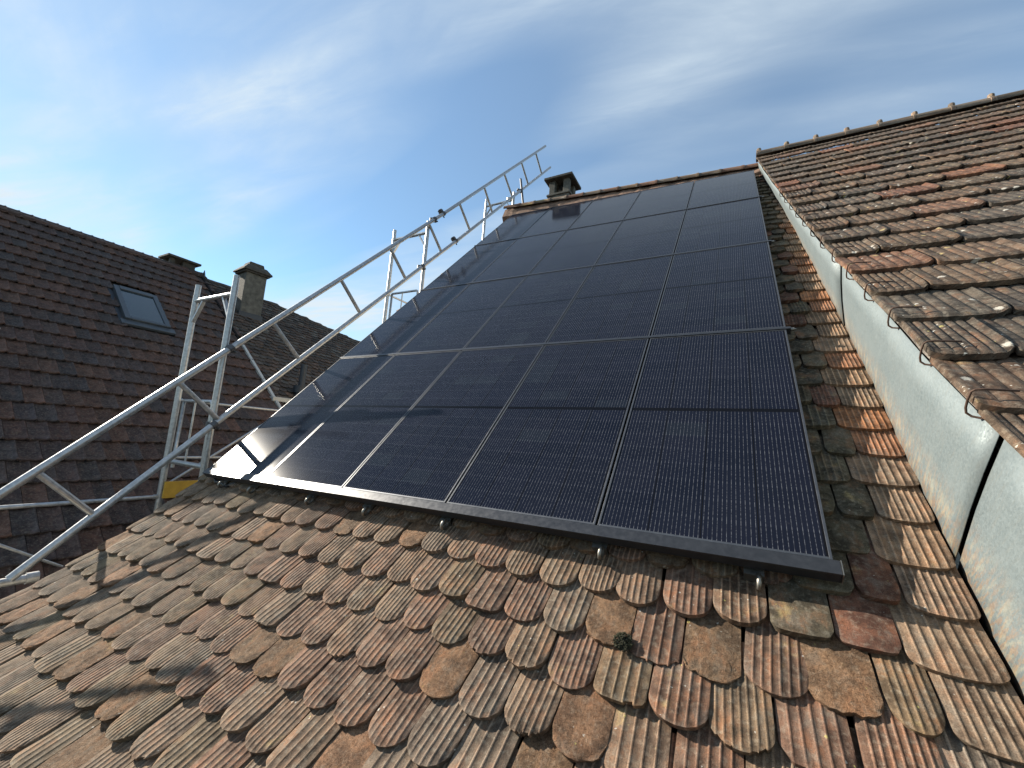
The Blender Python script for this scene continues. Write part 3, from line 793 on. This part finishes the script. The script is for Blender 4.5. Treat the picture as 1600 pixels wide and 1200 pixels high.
def tall_tiles():
    T = Tiles(); wt_, cr = 0.475, 0.462
    s0 = float(np.interp(-0.331, ys, sl)) - 0.40 - 3 * cr
    r = 0
    while True:
        st = s0 + r * cr
        if st > s_at_ridge - 0.15: break
        y = float(np.interp(st, sl, ys)); xe = rr_edge_x(y)
        x = xe
        if r % 2: 
            w0 = wt_ * 0.62
        else: w0 = wt_
        k = 0
        while x < 14.5:
            w = w0 if k == 0 else wt_
            q = rng.random()
            near = 0.20 if (st < s0 + 8 * cr) else 0.15
            col = jit(rng.choice(C_RRO), 0.12) if q < near else jit(rng.choice(C_RR), 0.14)
            lod = 1 if (st > s0 + 16 * cr or x > 10.5) else 0
            falz_tile(T, x, st + rng.uniform(-0.012, 0.012), (*col, 1.0), w - 0.004, 0.53, lod, rng.uniform(0, 0.012), rng.gauss(0, 0.012))
            x += w; k += 1
        r += 1
    return T
tall_tiles().build('roof', M_CLAY_R, tall)
# deck under the tiles and the far slope, walls
mb = MB()
yy_ = np.linspace(-2.3, RIDGE_Y, 16)
vs_ = []
for y in yy_: vs_ += [(rr_edge_x(y) + 0.05, y + 0.05, float(rr_z(y)) - 0.13), (14.6, y + 0.05, float(rr_z(y)) - 0.13)]
mb.add(vs_, [(2 * i, 2 * i + 1, 2 * i + 3, 2 * i + 2) for i in range(15)])
mb.build('roof_boarding', M_UNDER, tall)
mb = MB(); zr = float(rr_z(RIDGE_Y))
mb.add([(5.85, RIDGE_Y + 0.1, zr - 0.1), (14.6, RIDGE_Y + 0.1, zr - 0.1), (14.6, 13.0, 1.2), (5.85, 13.0, 1.2)], [(0, 1, 2, 3)])
mb.build('far_slope', M_CLAY_N, tall)
mb = MB(); mb.box((6.42, -1.9, -7.0), (14.4, 12.5, -0.9)); mb.build('wall', M_PLASTER, tall)
# ridge caps with knobs every half metre
x = 5.80
while x < 14.3:
    ridge_cap((x, RIDGE_Y, zr + 0.005), (x + 0.53, RIDGE_Y, zr + 0.005), 0.135, tall, jit(rng.choice([(0.24, 0.19, 0.15), (0.26, 0.20, 0.15), (0.21, 0.17, 0.14)]), 0.15), knob=True)
    x += 0.503
# mortar strip under the tile edge
mb = MB(); ysm = np.linspace(-2.2, 6.85, 70); vs_ = []
for i, y in enumerate(ysm):
    xe = rr_edge_x(y); z = float(rr_z(y)); j = rng.uniform(-0.012, 0.012)
    vs_ += [(xe + 0.035 + j, y, z - 0.045), (xe + 0.045 + j * 0.5, y, z - 0.088 + rng.uniform(-0.012, 0.012)), (xe + 0.16, y, z - 0.09), (xe + 0.16, y, z - 0.045)]
fs = []
for i in range(len(ysm) - 1):
    for k in range(4): fs.append((i * 4 + k, i * 4 + (k + 1) % 4, i * 4 + 4 + (k + 1) % 4, i * 4 + 4 + k))
mb.add(vs_, fs); mb.build('mortar_bed', M_MORTAR, tall)
# flashing: overlapping sheets standing between the two roofs
def base_x(v): return 6.275 - 0.0035 * max(0.0, v) ** 2
def sheet(va, vb, skew, proud):
    n = 20; V = []; F = []; UVs = []
    for i in range(n + 1):
        for j in range(5):
            f = j / 4
            vv_ = va + (vb - va) * i / n + skew * f
            bx = base_x(vv_); pb = np.array(to_world(np.float64(bx), np.float64(vv_), float(surf(bx, vv_)) - 0.06))
            yt = pb[1] - 0.0
            # top under the tile edge at the same place along the slope
            yv = np.interp(vv_, (ysm + rr_z(ysm)) * SQ, ysm)
            pt = np.array([rr_edge_x(yv) + 0.045, yv, float(rr_z(yv)) - 0.078])
            p = pb * (1 - f) + pt * f
            p[0] += -0.018 * math.sin(math.pi * f) + (-0.02 * (1 - f) ** 3) - proud + 0.004 * math.sin(vv_ * 5)
            V.append(tuple(p)); UVs.append((vv_, f * 0.62))
    for i in range(n):
        for j in range(4): F.append((i * 5 + j, (i + 1) * 5 + j, (i + 1) * 5 + j + 1, i * 5 + j + 1))
    me = bpy.data.meshes.new('flashing_sheet'); me.from_pydata(V, [], F)
    ul = me.uv_layers.new(name='tuv')
    for lp in me.loops: ul.data[lp.index].uv = UVs[lp.vertex_index]
    me.materials.append(M_ZINC); me.polygons.foreach_set('use_smooth', [True] * len(F)); me.update()
    o = link(bpy.data.objects.new('flashing_sheet', me), tall)
    md = o.modifiers.new('solid', 'SOLIDIFY'); md.thickness = 0.003; md.offset = 1
    return o
JA, JB = 0.22, 2.55
sheet(-3.0, JA - 0.012, 0.10, 0.0)
sheet(JA, JB - 0.012, 0.10, 0.012)
sheet(JB, 9.6, 0.10, 0.022)
# black backing stands for the shade in open joints and the foot gap
mb = MB(); vs_ = []
for v in np.linspace(-3.0, 9.5, 40):
    bx = base_x(v); pb = to_world(np.float64(bx + 0.05), np.float64(v), float(surf(bx, v)) - 0.12)
    yv = float(np.interp(v + 0.05, (ysm + rr_z(ysm)) * SQ, ysm)); vs_ += [tuple(pb), (rr_edge_x(yv) + 0.09, yv, float(rr_z(yv)) - 0.085)]
mb.add(vs_, [(2 * i, 2 * i + 2, 2 * i + 3, 2 * i + 1) for i in range(39)])
mb.build('joint_shade', M_VOID, tall)
# storm clips: bent wire over the edge tiles, one on each course
for k in range(-1, 14):
    st = float(np.interp(-0.331, ys, sl)) + k * 0.462 - 0.36
    y = float(np.interp(st, sl, ys)); xe = rr_edge_x(y)
    def q(dx, ds, h): return tuple(rr_map(np.float64(xe + dx), np.float64(st + ds), np.float64(h)))
    mb = MB()
    mb.path([q(0.125, 0.045, 0.046), q(0.08, 0.04, 0.052), q(0.03, 0.04, 0.056), q(0.0, 0.04, 0.054), q(-0.010, 0.04, 0.044), q(-0.014, 0.038, 0.01), q(-0.014, 0.035, -0.03), q(-0.010, 0.03, -0.052), q(0.005, 0.02, -0.062), q(0.03, 0.0, -0.058)], 0.0046, 8)
    mb.build('storm_clip', M_RUST, tall)

# ------------------------------------------------------------------ neighbour roof on the left
NRD = np.array([0.027, 1.0, 0.0]); NRD /= np.linalg.norm(NRD)
cp, sp = math.cos(math.radians(37.7)), math.sin(math.radians(37.7))
NSL = np.array([-cp, 0.027 * cp, sp]); NN = np.cross(NRD, NSL); NN /= np.linalg.norm(NN)
if NN[2] < 0: NN = -NN
NP0 = np.array([-5.238, 0.481, 1.001])
def n_map(a, s_, h): return NP0 + np.multiply.outer(a, NRD) + np.multiply.outer(s_, NSL) + np.multiply.outer(h, NN)
def n_pt(a, s_, h=0.0): return tuple(NP0 + a * NRD + s_ * NSL + h * NN)
C_NB = [(r * 0.78, g * 0.76, b_ * 0.78) for r, g, b_ in [(0.098, 0.062, 0.054), (0.085, 0.062, 0.058), (0.118, 0.070, 0.054), (0.074, 0.062, 0.062), (0.130, 0.074, 0.056), (0.092, 0.068, 0.062)]]
def pan_tile(T, a0, s_tail, col, w=0.226, L=0.50, dz=0.0):
    xs = np.array([0, .03, .10, .22, .40, .58, .74, .84, .90, .95, .985, 1.0]) * w
    f = xs / w
    prof = 0.030 * np.exp(-((f - 0.92) / 0.085) ** 2) + 0.010 * f - 0.004 * np.sin(f * math.pi) + 0.006 * np.exp(-(f / 0.05) ** 2)
    t = np.array([0, .45, .8, .93, .985, 1.0])
    yend = L - 0.014 * np.sin(f * math.pi * 1.2)
    yy = t[:, None] * yend[None, :]; xx = np.broadcast_to(xs[None, :], yy.shape)
    z = 0.02 + prof[None, :] * np.clip(0.55 + 0.45 * t[:, None], 0, 1) - 0.006 * (t[:, None] > 0.99) + 0.008 * (t[:, None] > 0.9)
    h = 0.075 * yy + z + dz - 0.04
    A = a0 + xx; S = s_tail + (L - yy)
    top = n_map(A, S, h); bot = n_map(A, S, h - 0.028)
    o1, o2 = nrng.random(2) * 40
    roll_light = rng.uniform(0.6, 1.5)
    sh = 1 + (0.42 * roll_light * np.exp(-((f - 0.86) / 0.14) ** 2)[None, :] * np.clip((t[:, None] - 0.3) / 0.6, 0, 1)) - 0.22 * np.exp(-((f - 0.25) / 0.25) ** 2)[None, :] + 0 * yy  # roll wear and highlight painted lighter, trough painted darker as shade
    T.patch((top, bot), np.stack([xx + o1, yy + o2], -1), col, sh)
nb = empty('neighbour_house', 'dark neighbouring house across the gap with brown pan-tile roof and roof window', 'house')
nb.location = (0, 0, 0)
N_RIDGE, N_END = 7.06, 3.47
SKY_A = (0.80, 1.70, 2.72, 4.34)               # roof window: a0,a1,s0,s1
T = Tiles(); s_ = -0.298 - 0.4525 * 11
r = 0
while s_ < N_RIDGE - 0.1:
    a = -1.401 + (0.0 if r % 2 == 0 else 0.116)
    while a < N_END - 0.05:
        if not (SKY_A[0] - 0.02 < a + 0.116 < SKY_A[1] + 0.05 and SKY_A[2] - 0.40 < s_ < SKY_A[3] - 0.02):
            q = rng.random()
            pan_tile(T, a, s_ + rng.uniform(-0.006, 0.006), (*jit(rng.choice(C_NB), 0.13), 1.0), dz=rng.uniform(0, 0.006))
        a += 0.2335
    s_ += 0.4525; r += 1
T.build('roof', M_CLAY_N, nb)
mb = MB()
mb.add([n_pt(-1.42, -5.0, -0.08), n_pt(N_END, -5.0, -0.08), n_pt(N_END, N_RIDGE, -0.08), n_pt(-1.42, N_RIDGE, -0.08)], [(0, 1, 2, 3)])
mb.build('roof_boarding', M_UNDER, nb)
mb = MB(); p = n_pt(-1.42, N_RIDGE, -0.06); q_ = n_pt(N_END, N_RIDGE, -0.06)
mb.add([p, q_, (q_[0] - 6, q_[1], q_[2] - 4.6), (p[0] - 6, p[1], p[2] - 4.6)], [(0, 1, 2, 3)])
mb.build('far_slope', M_CLAY_N, nb)
a = -1.45
while a < N_END - 0.1:
    ridge_cap(np.array(n_pt(min(a + 0.44, N_END + 0.03), N_RIDGE, -0.02)) , np.array(n_pt(a, N_RIDGE, -0.02)), 0.105, nb, jit(C_NB[0], 0.2), mat=M_CLAY_N); a += 0.40
# pointed ridge end and the metal verge strip
mb = MB(); e = Vector(n_pt(N_END + 0.02, N_RIDGE + 0.02, 0.0)); mb.add([e + Vector((-.12, 0, -.1)), e + Vector((.14, 0, -.2)), e + Vector((0.02, 0.05, 0.26)), e + Vector((0, 0.16, -.15))], [(0, 1, 2), (1, 3, 2), (3, 0, 2), (0, 3, 1)])
mb.build('ridge_end', M_FLUE, nb)
mb = MB(); mb.bar(n_pt(N_END, -5.0, 0.01), n_pt(N_END, 2.75, 0.01), 0.075, 0.09, NN); mb.build('verge_strip', M_GREYMET, nb)
mb = MB(); mb.bar(n_pt(N_END, 2.76, 0.0), n_pt(N_END, N_RIDGE, 0.0), 0.06, 0.07, NN); mb.build('verge_tiles', M_CLAY_N, nb)
mb = MB(); e0 = n_pt(-1.42, -4.9, -0.1); e1 = n_pt(N_END, -4.9, -0.1)
mb.add([(e0[0] - 0.35, e0[1], -7), (e1[0] - 0.35, e1[1], -7), (e1[0] - 0.35, e1[1], e1[2] + 0.2), (e0[0] - 0.35, e0[1], e0[2] + 0.2)], [(0, 1, 2, 3)])
g0 = n_pt(N_END - 0.1, -4.9, -0.1); g1 = n_pt(N_END - 0.1, N_RIDGE, -0.1)
mb.add([(g0[0] - .35, g0[1], -7), (g1[0] - 6, g1[1], -7), (g1[0] - 6, g1[1], g1[2] - 4.6), g1, (g0[0] - .35, g0[1], g0[2] + .2)], [(0, 1, 2, 3, 4)])
mb.build('wall', M_PLASTER, nb)
# roof window
a0, a1, s0, s1 = SKY_A
rw = MB(); fw = 0.11
def nbox(m_, aa, ab, sa, sb, ha, hb): m_.hexa([n_pt(x_, y_, h_) for h_ in (ha, hb) for x_, y_ in ((aa, sa), (ab, sa), (ab, sb), (aa, sb))])
nbox(rw, a0, a0 + fw, s0, s1, -0.05, 0.10); nbox(rw, a1 - fw, a1, s0, s1, -0.05, 0.10)
nbox(rw, a0 + fw, a1 - fw, s0, s0 + 0.12, -0.05, 0.097); nbox(rw, a0 + fw, a1 - fw, s1 - 0.17, s1, -0.05, 0.112)
rwo = rw.build('roof_window', M_WINF, nb, 0.01)
mb = MB(); nbox(mb, a0 + fw, a1 - fw, s0 + 0.12, s1 - 0.17, 0.02, 0.075); mb.build('pane', M_PANE, rwo)
mb = MB(); nbox(mb, a0 - 0.08, a1 + 0.08, s0 - 0.20, s0 - 0.004, -0.02, 0.05); mb.build('apron', M_WINF, rwo, 0.01)
for ga, gb in ((a1 + 0.003, a1 + 0.09), (a0 - 0.09, a0 - 0.003)):
    mb = MB(); nbox(mb, ga, gb, s0 - 0.1, s1 + 0.05, -0.06, 0.0); mb.build('gutter_flashing', M_FLUE, rwo)
# low chimney straddling the ridge
cm = MB()
cy, cyb, cxa, cxb = 3.30, 4.02, -11.55, -11.05
for (x0, x1, y0, y1) in ((cxa, cxa + .14, cy, cy + .13), (cxb - .14, cxb, cy, cy + .13), (cxa, cxa + .14, cyb - .30, cyb), (cxb - .14, cxb, cyb - .30, cyb), (cxb - .13, cxb, cy + .36, cy + .42)):
    cm.box((x0, y0, 5.36), (x1, y1, 5.72))
cm.box((cxa, cy, 4.9), (cxb, cyb, 5.36))
cmo = cm.build('chimney', M_CONC_D, nb, 0.01)
mb = MB(); mb.box((cxa - .12, cy - .12, 5.72), (cxb + .12, cyb + .12, 5.79)); mb.build('chimney_cap', M_CONC_D, cmo, 0.01)

# second roof beyond the verge strip, older small tiles
hip = empty('old_tiled_house', 'old dark house beyond the metal verge strip with small scale tiles', 'house')
def hip_top(a): return np.interp(a, [3.4, 5.9, 9.1, 14.0], [6.98, 6.78, 5.62, 4.1])
C_HP = [(0.060, 0.050, 0.045), (0.075, 0.058, 0.048), (0.050, 0.046, 0.044), (0.090, 0.062, 0.048), (0.10, 0.09, 0.08)]
def hip_map(A, S, h): return n_map(A, S, h - 0.10)
T = Tiles(); s_ = -3.2; r = 0
while s_ < 6.9:
    a = N_END + 0.15 + (0 if r % 2 == 0 else 0.11)
    while a < 13.0:
        if s_ < hip_top(a) - 0.05:
            xx = a; wd = 0.215
            xs = np.linspace(-wd / 2, wd / 2, 7); fa = np.abs(xs / (wd / 2))
            yend = 0.36 - 0.07 * (1 - np.sqrt(np.clip(1 - fa ** 2, 0, 1)))
            t_ = np.array([0, .5, .85, 1.0]); Y_ = t_[:, None] * yend[None, :]; X_ = np.broadcast_to(xs[None, :], Y_.shape)
            h = 0.03 + 0.14 * Y_ + rng.uniform(0, 0.014) + rng.gauss(0, 0.04) * X_
            top = hip_map(a + X_, s_ + rng.uniform(-.015, .015) + 0.36 - Y_, h); bot = hip_map(a + X_, s_ + 0.36 - Y_, h - 0.022)
            o1, o2 = nrng.random(2) * 40
            T.patch((top, bot), np.stack([X_ + o1, Y_ + o2], -1), (*jit(rng.choice(C_HP), 0.3), 1.0))
        a += 0.22
    s_ += 0.205; r += 1
T.build('roof', M_CLAY_N, hip)
mb = MB(); aa = [N_END, 5.9, 9.1, 13.0]
mb.add([n_pt(x_, -3.3, -0.12) for x_ in aa] + [n_pt(x_, float(hip_top(x_)), -0.12) for x_ in aa], [(0, 1, 5, 4), (1, 2, 6, 5), (2, 3, 7, 6)])
mb.build('roof_boarding', M_UNDER, hip)
mb = MB(); tp = [n_pt(x_, float(hip_top(x_)), -0.11) for x_ in aa]
mb.add(tp + [(p_[0] - 5, p_[1] + 1.0, p_[2] - 4.5) for p_ in tp], [(0, 1, 5, 4), (1, 2, 6, 5), (2, 3, 7, 6)])
mb.build('far_slope', M_CLAY_N, hip)
mb = MB(); mb.box((-14, 4.0, -7), (-2.8, 13.4, -1.2)); mb.build('wall', M_PLASTER, hip)
a = N_END + 0.05
while a < 12.6:
    b_ = a + 0.36
    ridge_cap(np.array(n_pt(b_ + 0.04, float(hip_top(b_ + 0.04)), -0.09)), np.array(n_pt(a, float(hip_top(a)), -0.09)), 0.10, hip, jit(C_HP[0], 0.25), mat=M_CLAY_N); a = b_
# tall rendered chimney, turned a little against the roof
R = Matrix.Rotation(math.radians(-6), 3, 'Z')
cc_ = Vector((-9.35, 5.02, 0))
cm = MB(); cm.box((-0.33, -0.33, 3.5), (0.33, 0.33, 5.50), R, cc_); cho = cm.build('chimney', M_CONC, hip, 0.02)
mb = MB(); mb.box((-0.40, -0.40, 5.50), (0.40, 0.40, 5.56), R, cc_)
def ringb(hw, z): return [tuple(R @ Vector((x_ * hw, y_ * hw, z)) + cc_) for x_, y_ in ((-1, -1), (1, -1), (1, 1), (-1, 1))]
mb.hexa(ringb(0.46, 5.561) + ringb(0.44, 5.64))
mb.hexa(ringb(0.425, 5.641) + ringb(0.30, 5.80)); mb.hexa(ringb(0.25, 5.801) + ringb(0.22, 5.93))
mb.build('chimney_cap', M_CONC_D, cho, 0.02)
mb = MB(); mb.hexa([tuple(R @ Vector((x_, y_, z)) + cc_) for z, k in ((3.75, 0), (4.12, 0)) for x_, y_ in ((-0.36, -0.37), (0.37, -0.37), (0.37, 0.37), (-0.36, 0.37))])
mb.build('chimney_flashing', M_FLUE, cho)

# roof vent with a flue pipe on the lower part of that roof
vt_ = empty('roof_vent', 'grey sheet-metal vent box with dark flue pipe behind the roof verge', 'vent')
mb = MB(); mb.box((-5.55, 3.86, 1.08), (-5.20, 4.80, 1.20)); mb.build('vent_cap', M_GREYMET, vt_, 0.01)
mb = MB(); mb.box((-5.5, 4.48, 0.3), (-5.2, 4.90, 1.05)); mb.build('vent_box', M_GREYMET, vt_, 0.01)
mb = MB()
for y_ in (4.0, 4.3): mb.bar((-5.25, y_, 0.55), (-5.25, y_, 1.05), 0.03, 0.03, (1, 0, 0))
mb.build('vent_legs', M_GREYMET, vt_)
mb = MB(); mb.tube((-5.6, 4.80, 1.18), (-5.6, 4.82, 1.42), 0.11, 14); mb.tube((-5.6, 4.82, 1.42), (-5.6, 4.82, 1.62), 0.17, 14); mb.tube((-5.6, 4.86, 1.62), (-5.6, 4.86, 2.25), 0.085, 14)
mb.build('flue_pipe', M_FLUE, vt_)

# ------------------------------------------------------------------ scaffold
XI, XO = -1.03, -2.10
def coupler(p, ax1, ax2, label, r=0.042, mat=None):
    p = Vector(p); ax1 = Vector(ax1).normalized(); ax2 = Vector(ax2).normalized()
    o = empty('scaffold_coupler', label, 'coupler', 'scaffold couplers')
    o.location = p
    n_ = ax1.cross(ax2)
    n_ = n_.normalized() if n_.length > 1e-3 else ax1.orthogonal().normalized()
    mb = MB()
    z0 = Vector((0, 0, 0))
    mb.tube(z0 - ax1 * 0.035, z0 + ax1 * 0.035, r * 1.32, 14)
    c2 = -n_ * (2 * r)
    mb.tube(c2 - ax2 * 0.035, c2 + ax2 * 0.035, r * 1.32, 14)
    mb.build('clamp', mat or M_DARKMET, o)
    mb = MB()
    sd = ax1.cross(n_).normalized()
    for k, (c_, s2) in enumerate(((z0, sd), (c2, ax2.cross(n_).normalized()))):
        q0 = c_ + s2 * (r * 1.45)
        mb.tube(q0 - n_ * 0.06, q0 + n_ * 0.075, 0.009, 8); mb.tube(q0 + n_ * 0.045, q0 + n_ * 0.062, 0.019, 6)
        mb.box((-.02, -.02, -.014), (.02, .02, .014), Matrix.Identity(3), tuple(q0))
    mb.build('bolt', M_DARKMET, o)
    return o
FR = [(0.51, 2.60, 'nearest scaffold frame with crossbar and knee braces, beside the lower roof corner'),
      (4.39, 5.52, 'middle scaffold frame halfway up the roof verge'),
      (8.30, 8.66, 'farthest scaffold frame by the roof ridge and chimney')]
RT = 0.042
for y, zt, lab in FR:
    o = empty('scaffold_portal', lab, 'scaffold', 'scaffold frames beside the roof verge')
    o.location = (0, y, 0)
    for x, zz_ in ((XO, zt - 0.02), (XI, zt)):
        mb = MB(); mb.tube((x, 0, -7.0), (x, 0, zz_ - 0.17), RT, 16); mb.tube((x, 0, zz_ - 0.17), (x, 0, zz_), RT * 0.93, 16); mb.build('standard', M_TUBE, o)
    mb = MB(); mb.tube((XO, 0, zt - 0.28), (XI, 0, zt - 0.28), RT * 0.85, 14); mb.build('crossbar', M_TUBE, o)
    for x, s2 in ((XO, 1), (XI, -1)):
        mb = MB(); mb.bar((x + s2 * 0.03, 0, zt - 0.62), (x + s2 * 0.25, 0, zt - 0.31), 0.03, 0.05, (0, 1, 0)); mb.build('knee_brace', M_TUBE, o)
    mb = MB(); mb.tube((XO, 0, zt - 2.75), (XI, 0, zt - 2.75), RT * 0.85, 14); mb.build('ledger', M_TUBE, o)
# end guard gates on the first two frames
for y, zt, lab in ((0.56, 0.752, 'small end guard gate hanging on the nearest scaffold frame'), (4.45, 3.85, 'small end guard gate on the middle scaffold frame')):
    o = empty('guard_gate', lab, 'guard rail', 'end guard gates on the scaffold frames'); o.location = (0, y, 0)
    mb = MB(); xa, xb = XO + 0.09, XI - 0.16; r_ = 0.05
    mb.path([(xa, 0, zt - 1.0), (xa, 0, zt), (xa + 0.02, 0, zt), (xb - r_, 0, zt), (xb - 0.015, 0, zt - 0.015), (xb, 0, zt - r_), (xb, 0, zt - 0.86), (xb - 0.015, 0, zt - 0.9), (xb - r_, 0, zt - 0.915), (xa, 0, zt - 0.915)], 0.026, 10)
    mb.build('outer_tube', M_TUBE, o)
    mb = MB(); mb.tube((xa + 0.34, 0, zt - 0.01), (xa + 0.34, 0, zt - 0.91), 0.014, 10); mb.build('inner_bar', M_TUBE, o)
def rail(p0, p1, r, label, name='guard_rail', grp='scaffold guard rails and braces', cat='rail', flat=True):
    mb = MB(); mb.tube(p0, p1, r, 12)
    d = (Vector(p1) - Vector(p0)).normalized()
    mb.tube(Vector(p0) - d * 0.03, Vector(p0) + d * 0.06, r * 1.35, 10); mb.tube(Vector(p1) - d * 0.06, Vector(p1) + d * 0.03, r * 1.35, 10)
    return tag(mb.build(name, M_TUBE), label, cat, grp)
rail((XO, 0.51, 0.755), (XO, 4.39, 0.735), 0.022, 'upper outer guard rail running back from the nearest frame')
rail((XO, 0.51, -0.11), (XO, 4.39, -0.115), 0.022, 'lower outer guard rail running back from the nearest frame')
rail((XO, 0.51, -0.55), (XO, 4.39, 2.4), 0.020, 'thin diagonal brace climbing from the nearest frame towards the middle frame', 'diagonal_brace', cat='brace')
rail((XO, -3.4, -0.675), (XO, 0.49, -0.677), 0.026, 'horizontal scaffold tube running left from the foot of the nearest frame', 'ledger_tube', cat='tube')
rail((XO, -2.4, -0.155), (XO, 0.45, -2.0), 0.018, 'thin diagonal brace falling to the right in front of the dark roof', 'diagonal_brace', cat='brace')
rail((XO, 4.39, 3.83), (XO, 8.30, 3.86), 0.022, 'outer guard rail between the middle and farthest frames')
rail((XI - 0.1, -1.9, -1.28), (XI - 0.1, -0.86, -1.265), 0.042, 'short galvanised tube at the lower left corner below the roof verge', 'ledger_tube', cat='tube')
# scaffold carries on past the left picture edge; its brace throws the soft band across the lower left tiles
rail((XO, -2.9, -1.5), (XO, -1.36, 1.36), 0.030, 'stout scaffold brace just beyond the left picture edge, shading the lower left tiles', 'diagonal_brace', cat='brace')
rail((XO, -1.75, 0.62), (XO, -3.4, 0.60), 0.030, 'scaffold rail just beyond the left picture edge at deck height', cat='rail')
# yellow toe board and decks
mb = MB(); mb.box((-2.02, 0.50, -0.69), (-1.985, 4.3, -0.45)); tag(mb.build('toe_board', M_YELLOW, None, 0.004), 'yellow toe board on the scaffold deck behind the roof verge', 'board')
mb = MB(); mb.box((-1.95, 0.55, -0.78), (-1.1, 4.3, -0.73)); tag(mb.build('scaffold_deck', M_GREYMET, None, 0.004), 'metal scaffold deck between the nearest and middle frames', 'deck')
coupler((XO, -1.10, -0.675), (0, 1, 0), (1, 0, 0), 'bulky coupler on the horizontal tube at the left picture edge', 0.030, M_ZINCLIP)

# lattice girders with rails and rungs
XG = -0.95
def pv(v, w): return Vector((XG, (v - w) * SQ, (v + w) * SQ))
def lerp(tab, v): return float(np.interp(v, [a_ for a_, _ in tab], [b_ for _, b_ in tab]))
def girder(label, top, bot, rungs):
    o = empty('lattice_girder', label, 'girder', 'lattice girders used as verge guard rail')
    o.location = pv(bot[0][0], bot[0][1]); base = Vector(o.location)
    for tab in (top, bot):
        mb = MB(); mb.tube(pv(*tab[0]) - base, pv(*tab[1]) - base, RT, 16); mb.build('rail', M_TUBE, o)
    def on(tab, v): return tab[0][1] + (tab[1][1] - tab[0][1]) * (v - tab[0][0]) / (tab[1][0] - tab[0][0])
    for va, vb in rungs:
        mb = MB(); mb.tube(pv(va, on(top, va) - 0.02) - base, pv(vb, on(bot, vb) + 0.02) - base, 0.032, 12)
        mb.build('rung', M_TUBE, o)
girder('longer lower lattice girder clamped along the roof verge', [(-3.0, 0.60), (7.62, 0.80)], [(-1.605, -0.085), (7.70, 0.075)],
       [(-2.35, -2.30), (-0.857, -0.843), (0.677, 0.744), (2.216, 2.245), (3.79, 3.82), (5.327, 5.376), (6.884, 6.94)])
girder('upper lattice girder rising past the ridge into the sky', [(7.55, 0.80), (15.55, 1.045)], [(7.64, 0.068), (15.6, 0.285)],
       [(8.437, 8.502), (9.976, 10.003), (11.47, 11.6), (12.983, 13.091), (14.431, 14.554)])
gd = (pv(1.0, 0.0) - pv(0, 0)).normalized(); zv = Vector((0, 0, 1))
coupler(pv(1.46, 0.685), gd, zv, 'coupler joining the nearest frame post to the upper girder rail')
coupler(pv(0.66, -0.047), gd, zv, 'coupler joining the nearest frame post to the lower girder rail')
coupler(pv(7.15, 0.795), gd, zv, 'coupler joining the middle frame post to the upper girder rail')
coupler(pv(6.06, 0.045), gd, zv, 'coupler joining the middle frame post to the lower girder rail')
coupler(pv(7.58, 0.80), gd, gd, 'sleeve coupler at the upper rail joint of the two girders')
coupler(pv(7.70, 0.075), gd, gd, 'sleeve coupler at the lower rail joint of the two girders')
coupler(pv(11.45, 0.17), gd, zv, 'coupler joining the farthest frame post to the girder', mat=M_ZINCLIP)
coupler(pv(12.35, 0.195), gd, Vector((0.3, 0.0, 1)), 'coupler holding the short dark stub tubes at the ridge')
st_ = empty('stub_tubes', 'short dark tilted tubes clamped at the ridge left of the chimney', 'tube')
q0 = pv(12.35, 0.195)
mb = MB(); mb.tube(q0 + Vector((-0.06, 0.05, 0.48)), q0 + Vector((0.20, 0.02, -0.95)), 0.036, 12); mb.build('long_tube', M_DARKMET, st_)
mb = MB(); mb.tube(q0 + Vector((-0.10, 0.05, -0.62)), q0 + Vector((0.02, 0.02, -1.0)), 0.036, 12); mb.build('short_tube', M_DARKMET, st_)

# ------------------------------------------------------------------ ground
mb = MB(); mb.add([(-600, -600, -7.0), (600, -600, -7.0), (600, 600, -7.0), (-600, 600, -7.0)], [(0, 1, 2, 3)])
tag(mb.build('ground', M_GROUND), kind='structure')
